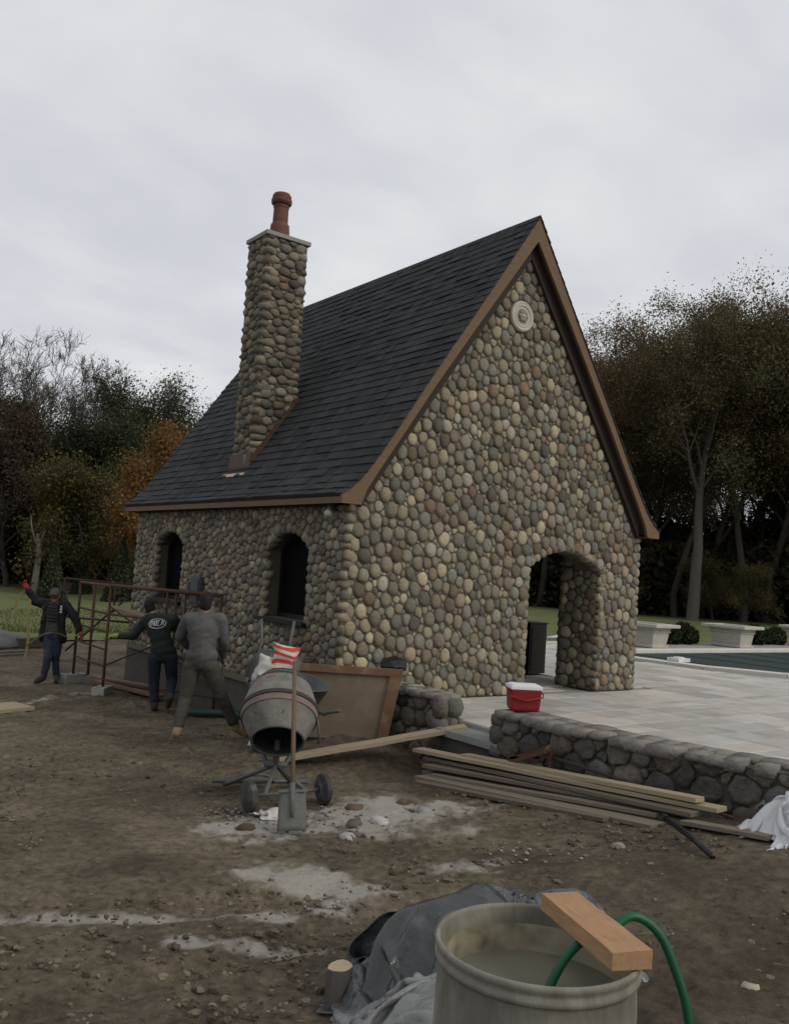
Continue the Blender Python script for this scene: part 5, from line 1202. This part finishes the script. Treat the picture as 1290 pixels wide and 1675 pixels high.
# --- things lying on the ground at the left
plank('board', 'pale board lying on the dirt at the left picture edge', G(-3.35, 3.95, .02), G(-2.42, 4.22, .02), .52, .05, 'lumber')
plank('board', 'thin weathered board on the dirt left of the man in the open jacket', G(-2.6, 10.1, .05), G(-.75, 10.7, .07), .12, .04, 'lumber_old')
crumple('gravel_heap', 'low grey heap of gravel at the far left before the lawn', 'heap', G(-1.7, 12.4), 1.5, .7, .40, 'rubble_stone', 5, 30, .2, .5, 5).data.color_attributes.new('Col', 'FLOAT_COLOR', 'POINT').data.foreach_set('color', np.tile((.13, .13, .125, 1), 900).astype(np.float32))
t_ = thing('concrete_block', 'dark concrete block beside the gravel heap at left', 'block', G(-.35, 12.2, 0), .3); g = MB(); g.box((-.3, -.12, 0), (.3, .12, .22)); g.build('block', 'concrete', t_, bevel=.01)
g = MB(); hp = [G(-.62, 2.95, .06), G(-.35, 2.62, .07), G(-.10, 2.42, .06), G(.0-.05, 2.2, .05)]; g.tube(hp, .055, 10); tag(g.build('drain_hose', 'hose_dark', smooth=True), 'thick dark green hose lying at the foot of the cottage wall', 'hose')
g = MB(); g.tube([(-1.05, .93, .42), (-.85, 1.25, .0), (-.62, 1.5, -.42)], .014, 6); tag(g.build('tool_handle', 'handle_wood', smooth=True), 'thin wooden tool handle leaning beside the worker in grey', 'tool')
plank('board', 'dark reddish board lying at the wall foot behind the scaffold', G(-.75, 6.4, .04), G(-.35, 4.4, .06), .14, .04, 'form_frame')
plank('board', 'weathered board lying under the scaffold beside the wall', G(-.55, 6.9, .03), G(-.25, 5.2, .10), .18, .04, 'lumber_old')
# --- barrel in the foreground
BR = .302; bc = Vector((-3.885, -7.045, -.30)); BH = .86
brl = thing('plastic_barrel', 'open dirty beige plastic barrel holding cloudy water in the foreground', 'barrel', bc)
g = MB(); g.lathe([(.27, 0), (.285, .02), (.29, .10), (.293, .45), (.29, .72), (.287, .79), (.292, .80)], 64, (0, 0, 0), cap0=True); g.build('shell', 'barrel', brl, auto=40)
g = MB(); g.lathe([(.291, .80), (.298, .806), (.2995, .818), (.2945, .826), (.2945, .836), (.299, .842), (.300, .852), (.297, .859), (.292, .861), (.287, .858), (.284, .848), (.283, .80)], 64); g.build('rim', 'barrel', brl, True)
g = MB(); g.lathe([(.283, .80), (.2825, .785), (.2825, .70), (.2825, .60), (.2825, .3)], 64); g.build('inner_wall', 'barrel_inside', brl, auto=50)
g = MB(); g.lathe([(.283, .715), (.15, .715), (.0, .715)], 64); g.build('water', 'dirty_water', brl, True)
# wooden block resting across the rim
zr = bc.z+.864
wA = Vector((-3.855, -7.04+.02, zr+.02)); wdir = Vector((.245, -.325, 0)).normalized()
plank('timber_offcut', 'short new orange-brown timber offcut lying across the barrel rim', Vector((-3.655, -6.915, zr+.006)), Vector((-3.805, -7.325, zr+.004)), .124, .05, 'lumber_new', 'wood')
# garden hose over the rim
hz = zr+.018
hp = [(-3.99, -7.10, bc.z+.45), (-3.93, -7.10, bc.z+.66), (-3.85, -7.105, bc.z+.80), (-3.76, -7.115, zr-.0), (-3.66, -7.125, hz-.005), (-3.58, -7.15, hz+.03), (-3.51, -7.19, zr-.0), (-3.475, -7.23, zr-.1), (-3.45, -7.27, zr-.25), (-3.43, -7.31, -.05), (-3.45, -7.4, -.22), (-3.6, -7.6, -.22)]
def spline(P_, n=8):
    P_ = [Vector(p) for p in P_]; o = []
    for i in range(len(P_)-1):
        a, b, c, d = P_[max(i-1, 0)], P_[i], P_[i+1], P_[min(i+2, len(P_)-1)]
        for k in range(n):
            t_ = k/n; o.append(.5*((2*b)+(c-a)*t_+(2*a-5*b+4*c-d)*t_*t_+(3*b-a-3*c+d)*t_**3))
    return o+[P_[-1]]
g = MB(); g.tube(spline(hp), .0135, 12); tag(g.build('garden_hose', 'hose', smooth=True), 'green garden hose looping over the barrel rim into the water', 'hose')
# tarp heap and what lies round it
drape('tarp', 'dark grey plastic tarp heaped left of the barrel', 'tarp', G(-3.08, -5.86), 2.9, 2.5, .39, [(-3.10, -5.70, .18, .28), (-2.88, -5.92, .18, .34), (-3.34, -5.76, .13, .22), (-3.2, -6.1, .17, .24)], 'tarp', 41, 84, .5, noise=.12, stiff=.22)
drape('tarp', 'black and silver tarp bunched up behind the barrel', 'tarp', G(-2.55, -5.72), 2.0, 1.6, .36, [(-2.66, -5.55, .17, .32), (-2.28, -5.78, .16, .30)], 'tarp', 43, 70, -.5, noise=.12, stiff=.22)
drape('tarp', 'pale silver tarp skirt spread between the cut log and the barrel', 'tarp', G(-3.72, -6.32), 1.8, 1.8, .53, [(-3.55, -6.25, .22, .28), (-3.80, -6.55, .18, .20)], 'tarp_light', 47, 60, .6, noise=.10, stiff=.25)
drape('tarp', 'small silver tarp scrap at the right foot of the barrel', 'tarp', G(-3.10, -6.98), .8, .6, .62, [(-3.1, -7.0, .14, .16)], 'tarp_light', 49, 34, .2)
drape('blue_rag', 'dark blue cloth tucked between the tarp and the barrel', 'cloth', G(-3.36, -6.36), .6, .5, .5, [(-3.36, -6.36, .10, .46)], 'blue_cloth', 51, 26, .2)
lg = thing('cut_log', 'short stub of split log standing at the left end of the tarp', 'log', G(-3.60, -5.62, 0), .4); lg.scale = (.85, .85, .82)
g = MB(); pr = [(.075*math.cos(a)*(1+.12*math.sin(3*a)), .065*math.sin(a)*(1+.1*math.cos(2*a))) for a in np.linspace(0, 2*math.pi, 13)[:-1]]; g.prism([(x, y, -.03) for x, y in pr], (.02, 0, .23)); g.build('bark', 'bark_grey', lg)
g = MB(); g.prism([(x*.96+.02, y*.96, .201) for x, y in pr], (0, 0, .004)); g.build('cut_face', 'lumber', lg)
# --- straps held by the worker at left
g = MB()
def ribbon(P_, w):
    P_ = spline(P_, 6); V = []; F = []
    for i, p in enumerate(P_):
        q = Vector((.80, -.59, 0))*w/2; V += [p-q, p+q]
    return V, [(2*i, 2*i+1, 2*i+3, 2*i+2) for i in range(len(P_)-1)]
for P_ in ([(-1.84, 6.85, .91), (-1.93, 6.93, .80), (-1.98, 6.97, .60), (-1.97, 6.97, .45)], [(-1.84, 6.85, .91), (-1.80, 6.80, .70), (-1.83, 6.80, .45), (-1.78, 6.78, .10), (-1.80, 6.82, -.3)], [(-1.80, 6.80, -.05), (-1.62, 6.52, .17), (-1.41, 6.40, .20), (-1.24, 6.36, .13), (-1.08, 6.32, .20)]):
    V, F = ribbon(P_, .045); g.add(V, F)
o = g.build('strap', 'yellow_strap'); md_ = o.modifiers.new('t', 'SOLIDIFY'); md_.thickness = .004; tag(o, 'yellow webbing strap dangling from the hands of the jacketed worker', 'strap')
# --- rubble, clods and pebbles
def rocks(n, fx, smin, smax, cols):
    g = MB()
    for _ in range(n):
        x, y = fx(); s_ = rng.uniform(smin, smax); q = Matrix.Rotation(rng.uniform(0, 6.28), 3, 'Z'); V, F = rblock(rng, G(x, y, s_*.25), q@Vector((s_, 0, 0)), q@Vector((0, s_*rng.uniform(.5, .95), 0)), Vector((0, 0, s_*rng.uniform(.35, .75))), 3.0, .30); g.add(V, F, tuple(cols[rng.integers(len(cols))]*rng.uniform(.75, 1.2)))
    return g
DIRTC = np.array([(.10, .078, .054), (.07, .055, .04), (.14, .11, .078), (.20, .18, .15)])
def yard():
    while True:
        d = 2.6+rng.random()**1.4*9; b = rng.uniform(8, 66); x, y = polar(b, d)
        if (x < -.1 or (y < -1.6 and x < .1)) and not (math.hypot(x+3.9, y+7.05) < .5): return x, y
g = rocks(3400, yard, .003, .012, DIRTC); tag(link('pebbles', mesh('pebbles', g.V, g.F, 'rubble_stone', True, np.array(g.C))), 'small clods and pebbles strewn over the dirt', 'pebbles', kind='stuff')
CLOD = np.array([(.115, .092, .065), (.088, .070, .050), (.145, .118, .085), (.075, .060, .043)])
def yard2():
    while True:
        x, y = yard()
        if fbm(np.array(x*.8+40), np.array(y*.8), 3) > -.02 or rng.random() < .25: return x, y
g = rocks(1900, yard2, .008, .024, CLOD); tag(link('earth_clods', mesh('earth_clods', g.V, g.F, 'rubble_stone', False, np.array(g.C))), 'rough crumbs and clods of brown earth on the dirt', 'clods', kind='stuff')
MORT = np.array([(.30, .28, .25), (.24, .225, .20), (.18, .17, .15), (.30, .285, .26), (.10, .085, .065), (.08, .065, .05)])
def heap(): 
    c = [(-2.3, -2.6, .3), (-1.7, -2.75, .42), (-2.35, -2.15, .2), (-1.2, -3.0, .35), (-1.35, -4.4, .3), (-2.9, -4.5, .15)][rng.integers(6)]; return rng.normal(c[0], c[2]*.6), rng.normal(c[1], c[2]*.5)
g = rocks(360, heap, .004, .016, MORT); tag(link('mortar_crumbs', mesh('mortar_crumbs', g.V, g.F, 'rubble_stone', True, np.array(g.C))), 'crumbs of dried mortar scattered round the mixer', 'rubble', kind='stuff')
for (x, y, s_, c, lb) in ((-1.56, -3.12, .075, (.42, .40, .37), 'white lump of mortar right of the shovel blade'), (-.68, -4.78, .05, (.28, .23, .17), 'tan stone lying in the dirt below the lumber stack'), (-1.9, -6.55, .045, (.36, .31, .24), 'pale stone in the dirt right of the barrel'), (-1.75, -3.05, .07, (.10, .09, .075), 'dark clod of earth beside the white mortar lump'), (-2.55, -2.75, .08, (.07, .045, .03), 'dark brown clod left of the shovel blade'), (-1.45, -2.62, .08, (.12, .08, .056), 'reddish brown clod behind the mortar spill'), (-.95, -2.72, .08, (.12, .085, .06), 'reddish clod farther right toward the lumber stack'), (-2.02, -3.35, .07, (.33, .32, .30), 'grey mortar chunk just right of the shovel tip'), (-1.05, -3.05, .06, (.25, .24, .23), 'small grey mortar lump between mixer and lumber')):
    V, F = rblock(rng, (0, 0, s_*.08), (s_, 0, 0), (0, s_*.8, 0), (0, 0, s_*.5), 2.6, .30); o = link('rock', mesh('rock', V, F, 'rubble_stone', True, np.tile(c, (len(V), 1))), None, G(x, y, 0)); o.rotation_euler = (0, 0, x*7); tag(o, lb, 'rock')
drape('torn_sack', 'torn pale paper sack lying between the mixer wheels', 'sack', G(-2.10, -2.42), .45, .34, .6, [(-2.1, -2.42, .06, .05)], 'sack_white', 61, 22, .3)
# ------------------------------------------------------------------ people
def cone_capsule(bm, a, b, ra, rb, n=12):
    a = Vector(a); b = Vector(b); d = (b-a); L_c = d.length; d = d.normalized() if L_c > 1e-6 else Vector((0, 0, 1)); u = d.cross(Vector((0, 0, 1)) if abs(d.z) < .9 else Vector((1, 0, 0))).normalized(); v = d.cross(u)
    prof = [(-math.cos(t_)*1.0, math.sin(t_), 0) for t_ in (math.pi*.12, math.pi*.3, math.pi*.5)]; rings = []
    for (c_, s_, _) in prof: rings.append((a+d*(c_*ra), ra*s_))
    for (c_, s_, _) in reversed(prof): rings.append((b-d*(c_*rb), rb*s_))
    vs_ = [[bm.verts.new(c+(u*math.cos(k*2*math.pi/n)+v*math.sin(k*2*math.pi/n))*r) for k in range(n)] for c, r in rings]
    for r0, r1 in zip(vs_[:-1], vs_[1:]):
        for k in range(n): bm.faces.new((r0[k], r0[(k+1) % n], r1[(k+1) % n], r1[k]))
    bm.faces.new(vs_[0][::-1]); bm.faces.new(vs_[-1])
def ellipsoid(bm, c, ax, ay, az, n=12, m_=8):
    c, ax, ay, az = map(Vector, (c, ax, ay, az)); rings = []
    for j in range(1, m_):
        t_ = math.pi*j/m_; rings.append([bm.verts.new(c-az*math.cos(t_)+(ax*math.cos(k*2*math.pi/n)+ay*math.sin(k*2*math.pi/n))*math.sin(t_)) for k in range(n)])
    lo = bm.verts.new(c-az); hi = bm.verts.new(c+az)
    for r0, r1 in zip(rings[:-1], rings[1:]):
        for k in range(n): bm.faces.new((r0[k], r0[(k+1) % n], r1[(k+1) % n], r1[k]))
    for k in range(n): bm.faces.new((lo, rings[0][(k+1) % n], rings[0][k])); bm.faces.new((hi, rings[-1][k], rings[-1][(k+1) % n]))
def fuse(name, shapes, m_, parent, voxel=.014, smooth=6, wrinkle=0.0, seed=0):
    """one continuous surface out of overlapping limbs (voxel union, relaxed)"""
    bm = bmesh.new()
    for s_ in shapes:
        if s_[0] == 'c': cone_capsule(bm, *s_[1:])
        else: ellipsoid(bm, *s_[1:])
    bmesh.ops.recalc_face_normals(bm, faces=bm.faces); me = bpy.data.meshes.new(name); bm.to_mesh(me); bm.free()
    tmp = bpy.data.objects.new('tmp', me); COL.objects.link(tmp); r_ = tmp.modifiers.new('r', 'REMESH'); r_.mode = 'VOXEL'; r_.voxel_size = voxel
    s2 = tmp.modifiers.new('s', 'SMOOTH'); s2.factor = .5; s2.iterations = smooth
    dg = bpy.context.evaluated_depsgraph_get(); out_ = bpy.data.meshes.new_from_object(tmp.evaluated_get(dg)); out_.name = name
    bpy.data.objects.remove(tmp); bpy.data.meshes.remove(me)
    n = len(out_.vertices); co = np.empty(n*3, np.float32); out_.vertices.foreach_get('co', co); co = co.reshape(-1, 3)
    if wrinkle:
        nr = np.empty(n*3, np.float32); out_.vertices.foreach_get('normal', nr); nr = nr.reshape(-1, 3)
        w_ = fbm(co[:, 0]*9+co[:, 1]*5+seed, co[:, 2]*14+co[:, 1]*6, 3)+.7*(np.abs(fbm(co[:, 0]*6-co[:, 2]*11+seed, co[:, 1]*6+co[:, 2]*7, 2)))
        co = co+nr*(w_*wrinkle)[:, None]; out_.vertices.foreach_set('co', co.ravel())
    out_.polygons.foreach_set('use_smooth', [True]*len(out_.polygons)); out_.materials.clear(); out_.materials.append(MATS[m_]); out_.update()
    return link(name, out_, parent)
CR_ = Vector((math.cos(YAW), -math.sin(YAW), 0)); CF_ = Vector((math.sin(YAW), math.cos(YAW), 0)); UPV = Vector((0, 0, 1))
def hand_shapes(w, tip, side, r=.011, s=1.0):
    """palm and five fingers of unequal length, bent; w wrist, tip direction, side = thumb side direction"""
    w = Vector(w); d = Vector(tip).normalized(); sd_ = Vector(side); sd_ = (sd_-d*sd_.dot(d)).normalized(); nn = d.cross(sd_); out_ = []
    out_.append(('c', w, w+d*.05*s, .030*s, .036*s)); out_.append(('e', w+d*.055*s, sd_*.043*s, nn*.021*s, d*.055*s))
    for k, (o, ln) in enumerate(((.030, .062), (.010, .072), (-.011, .066), (-.030, .052))):
        b = w+d*.095*s+sd_*o*s; m1 = b+(d*.75+nn*.35).normalized()*ln*.55*s; e_ = m1+(d*.25+nn*.85).normalized()*ln*.55*s; out_ += [('c', b, m1, r*s, r*.95*s), ('c', m1, e_, r*.95*s, r*.8*s)]
    t0 = w+d*.035*s+sd_*.030*s; t1 = t0+(sd_*.75+d*.6+nn*.2).normalized()*.042*s; t2 = t1+(d*.8+nn*.55).normalized()*.034*s; out_ += [('c', t0, t1, r*1.25*s, r*1.1*s), ('c', t1, t2, r*1.1*s, r*.9*s)]
    return out_
def person(label, J, facing, top, trousers, boots, glove, cap=None, hairc='hair', topname='sweatshirt', loose=1.0, thumb=(1, 1)):
    J = {k: Vector(v) for k, v in J.items()}; f = Vector(facing).normalized(); sdv = f.cross(UPV).normalized()   # sdv: figure's right
    base = Vector(((J['anl'].x+J['anr'].x)/2, (J['anl'].y+J['anr'].y)/2, min(J['tol'].z, J['tor'].z))); t_ = thing('person', label, 'person', base); J = {k: v-base for k, v in J.items()}
    hd = J['head']; nk = J['neck']; up_h = (hd-nk).normalized()*.35+UPV*.65; up_h.normalize(); fh = (f-up_h*f.dot(up_h)).normalized(); sh = fh.cross(up_h)
    body = [('e', hd, sh*.074, fh*.090, up_h*.115), ('e', hd-up_h*.055+fh*.012, sh*.055, fh*.072, up_h*.07), ('c', nk-UPV*.05, hd-up_h*.06-fh*.01, .058, .052),
            ('c', hd+fh*.082+up_h*.01, hd+fh*.108-up_h*.025, .011, .016), ('e', hd+sh*.076-fh*.005, sh*.012, fh*.022, up_h*.033), ('e', hd-sh*.076-fh*.005, sh*.012, fh*.022, up_h*.033), ('c', hd+fh*.078+up_h*.03+sh*.03, hd+fh*.078+up_h*.03-sh*.03, .014, .014), ('e', hd+fh*.068-up_h*.085, sh*.03, fh*.024, up_h*.024)]
    ch, pe = J['chest'], J['pel']
    body += [('e', ch, sdv*.155, f*.105, UPV*.19), ('c', ch-UPV*.05, pe, .115, .125), ('e', pe, sdv*.15, f*.11, UPV*.11)]
    for s_ in 'lr':
        body += [('c', J['sh'+s_], J['el'+s_], .052, .042), ('c', J['el'+s_], J['ha'+s_], .042, .029), ('c', J['h'+s_], J['kn'+s_], .078, .054), ('c', J['kn'+s_], J['an'+s_], .054, .038), ('c', nk-UPV*.03, J['sh'+s_], .05, .052), ('c', J['an'+s_], J['to'+s_]+UPV*.02, .035, .03)]
    fuse('body', body, 'skin', t_, .011, 4)
    # clothing
    tp = [('e', ch+UPV*.01, sdv*.185*loose, f*.135*loose, UPV*.20), ('c', ch-UPV*.03, pe+UPV*.06, .142*loose, .150*loose), ('e', pe+UPV*.07, sdv*.185*loose, f*.145*loose, UPV*.10), ('c', nk-UPV*.035+sdv*.03, nk-UPV*.035-sdv*.03, .068, .068)]
    for s_ in 'lr':
        el, ha, sh_ = J['el'+s_], J['ha'+s_], J['sh'+s_]; tp += [('c', nk-UPV*.05, sh_, .070, .075), ('c', sh_, el, .076*loose, .062*loose), ('c', el, el.lerp(ha, .86), .062*loose, .046), ('c', sh_.lerp(el, .15), ch-UPV*.02+(sh_-ch).normalized()*.06, .07, .11)]
    tpo = fuse(topname, tp, top, t_, .013, 5, .022, 3.1)
    tr_s = [('e', pe, sdv*.168, f*.128, UPV*.12)]
    for s_ in 'lr': tr_s += [('c', J['h'+s_], J['kn'+s_], .100*loose, .074*loose), ('c', J['kn'+s_], J['an'+s_]+(J['kn'+s_]-J['an'+s_]).normalized()*.075, .074*loose, .060*loose), ('c', pe, J['h'+s_], .11, .105)]
    fuse('trousers', tr_s, trousers, t_, .013, 5, .020, 7.7)
    for s_ in 'lr':
        an, to = J['an'+s_], J['to'+s_]; dd = (to-an); fo = Vector((dd.x, dd.y, dd.z+.06))
        if fo.length < .05: fo = f
        fo.normalize(); heel = an-UPV*.045-fo*.03 if abs(dd.z) < .2 else an+dd*.25
        heel = an+(to-an)*.30-fo*.05
        fuse('boot', [('c', an+(J['kn'+s_]-an).normalized()*.08, an-UPV*.0, .056, .054), ('c', an, heel, .052, .048), ('c', heel, to+UPV*.012, .047, .042), ('c', an.lerp(to, .5)+UPV*.02, to+UPV*.014+fo*.045, .048, .040)], boots, t_, .010, 4)
    for i, s_ in enumerate('lr'):
        if glove: fuse('glove', hand_shapes(J['ha'+s_], J['ha'+s_]-J['el'+s_], (f*.6+(sdv if s_ == 'l' else -sdv)*.5)*thumb[i], .0125, 1.08), glove, t_, .007, 3)
    if not cap:
        fuse('hair', [('e', hd+up_h*.022-fh*.016, sh*.083, fh*.092, up_h*.108), ('e', hd-up_h*.03-fh*.045, sh*.072, fh*.05, up_h*.07)], hairc, t_, .010, 3, .012)
    else:
        fuse('cap', [('e', hd+up_h*.045, sh*.084, fh*.100, up_h*.085), ('e', hd+up_h*.05+fh*.105, sh*.062, fh*.06, up_h*.012), ('c', hd+up_h*.03+fh*.06, hd+up_h*.035-fh*.06, .078, .078)], cap, t_, .009, 3)
    if cap or True:
        for e_ in (-1, 1):
            g = MB(); g.lathe([(.0, 0), (.009, .003), (.011, .008), (.0, .016)], 10, hd+fh*.078+sh*.031*e_+up_h*.008, fh); g.build('eye', 'hair', t_, True)
    return t_, J, f, sdv
grey = dict(head=(-1.44, .66, 1.075), neck=(-1.46, .64, .95), chest=(-1.45, .65, .76), pel=(-1.44, .67, .40), shl=(-1.60, .76, .875), shr=(-1.31, .54, .895), ell=(-1.62, .92, .66), hal=(-1.42, 1.06, .50), elr=(-1.22, .57, .64), har=(-1.14, .74, .44), hl=(-1.52, .74, .35), hr=(-1.36, .61, .36), knl=(-1.55, .78, -.04), knr=(-1.18, .62, -.02), anl=(-1.69, .64, -.40), anr=(-.95, .66, -.37), tol=(-1.62, .82, -.475), tor=(-.83, .66, -.475))
person('worker in grey sweatshirt and dark cargo trousers striding away, tan boots', grey, (.62, .78, 0), 'grey_sweat', 'khaki', 'boot_tan', 'glove_grey', loose=1.05)[0].location.z += .03
green = dict(head=(-.93, 3.66, .83), neck=(-.87, 3.53, .73), chest=(-.84, 3.47, .54), pel=(-.77, 3.43, .16), shl=(-1.00, 3.57, .655), shr=(-.69, 3.34, .68), ell=(-1.12, 3.74, .40), hal=(-1.27, 3.92, .38), elr=(-.55, 3.42, .49), har=(-.50, 3.70, .40), hl=(-.86, 3.50, .11), hr=(-.68, 3.37, .13), knl=(-.83, 3.54, -.24), knr=(-.59, 3.47, -.20), anl=(-.82, 3.47, -.58), anr=(-.70, 3.22, -.42), tol=(-.76, 3.64, -.635), tor=(-.68, 3.30, -.55))
t_, J, f, sdv = person('worker in dark green sweatshirt with white oval back print gripping the scaffold', green, (.60, .80, 0), 'green_sweat', 'jeans_dark', 'boot_dark', 'glove_yellow', loose=1.05); t_.location.z += .02
# oval print on the back (follows the curve of the back)
def backpt(u, v, dz=.0):
    c0 = J['chest']+Vector((0, 0, .075)); a = u/.175; return c0+sdv*math.sin(a)*.185-f*(math.cos(a)*.150+.016+dz)+UPV*(v)
def patch(poly):
    g.add([backpt(u, v, .0) for u, v in poly], [tuple(range(len(poly)))])
g = MB(); n = 28; ro = [( .132*math.cos(a), .072*math.sin(a)+.10*.0+.05*math.cos(a)*.132/.132*.25) for a in np.linspace(0, 2*math.pi, n+1)]; ri = [(x*.90, y*.86) for x, y in ro]
for k in range(n): patch([ro[k], ro[k+1], ri[k+1], ri[k]])
for poly in ([(-.098, -.035), (-.078, -.035), (-.078, .040), (-.098, .040)], [(-.078, .040), (-.058, .040), (-.028, -.035), (-.048, -.035)], [(-.040, -.035), (-.022, -.035), (-.022, .045), (-.040, .045)], [(-.012, -.032), (.006, -.032), (.006, .048), (-.012, .048)], [(.006, .030), (.036, .034), (.036, .050), (.006, .046)], [(.006, .002), (.028, .006), (.028, .020), (.006, .016)], [(.006, -.032), (.038, -.028), (.038, -.014), (.006, -.018)], [(.050, -.022), (.066, -.020), (.082, .056), (.066, .054)], [(.086, -.012), (.100, -.008), (.082, .056), (.068, .052)]): patch(poly)
o = g.build('back_print', 'print_white', t_); md_ = o.modifiers.new('t', 'SOLIDIFY'); md_.thickness = .006
man = dict(head=(-1.45, 6.61, .82), neck=(-1.42, 6.68, .70), chest=(-1.41, 6.69, .52), pel=(-1.40, 6.71, .17), shl=(-1.56, 6.79, .655), shr=(-1.28, 6.58, .67), ell=(-1.72, 6.83, .70), hal=(-1.84, 6.85, .90), elr=(-1.15, 6.45, .48), har=(-1.07, 6.33, .24), hl=(-1.46, 6.76, .12), hr=(-1.33, 6.66, .12), knl=(-1.47, 6.66, -.24), knr=(-1.32, 6.74, -.25), anl=(-1.50, 6.70, -.57), anr=(-1.25, 6.82, -.58), tol=(-1.62, 6.60, -.635), tor=(-1.30, 6.64, -.635))
t_, J, f, sdv = person('worker in open black jacket, striped shirt, jeans and red gloves, arm raised', man, (-.50, -.86, 0), 'shirt_grey', 'jeans', 'boot_dark', 'glove_red', 'cap_grey', topname='shirt', loose=.97)
ch, pe, nk = J['chest'], J['pel'], J['neck']
# open jacket: sleeves, back and two front panels over the shirt
jk = [('e', ch+UPV*.02-f*.035, sdv*.20, f*.115, UPV*.19), ('c', ch-UPV*.05-f*.04, pe-UPV*.0-f*.04, .150, .150)]
for s_, q in (('l', 1), ('r', -1)):
    sh_, el, ha = J['sh'+s_], J['el'+s_], J['ha'+s_]; o_ = (sh_-ch); o_ = (o_-UPV*o_.z).normalized()
    jk += [('c', nk-UPV*.05-f*.02, sh_, .072, .085), ('c', sh_, el, .085, .072), ('c', el, el.lerp(ha, .88), .072, .055), ('c', ch+UPV*.10+o_*.12+f*.05, pe-UPV*.06+o_*.16+f*.03, .062, .07), ('c', pe-UPV*.02+o_*.13-f*.04, pe-UPV*.10+o_*.17-f*.02, .09, .07)]
fuse('jacket', jk, 'jacket_black', t_, .013, 4, .024, 1.3)
for k in range(6):
    z = .17-.055*k; g = MB(); P_ = []
    for a in np.linspace(-.62, .62, 9): P_.append(ch+UPV*(z-.02)+sdv*math.sin(a)*.165+f*(math.cos(a)*.150+.004))
    g.tube(P_, .011, 6); g.build('shirt_stripe', 'shirt_stripe', t_, True)
g = MB(); c0 = ch+UPV*.09-sdv*-.0; o_ = (J['shr']-ch); o_ = (o_-UPV*o_.z).normalized()
for k in range(3): g.obox(ch+UPV*(.12-.045*k)+o_*.135+f*.118, o_*.018, UPV*.016, f*.004)
g.build('chest_print', 'print_white', t_)
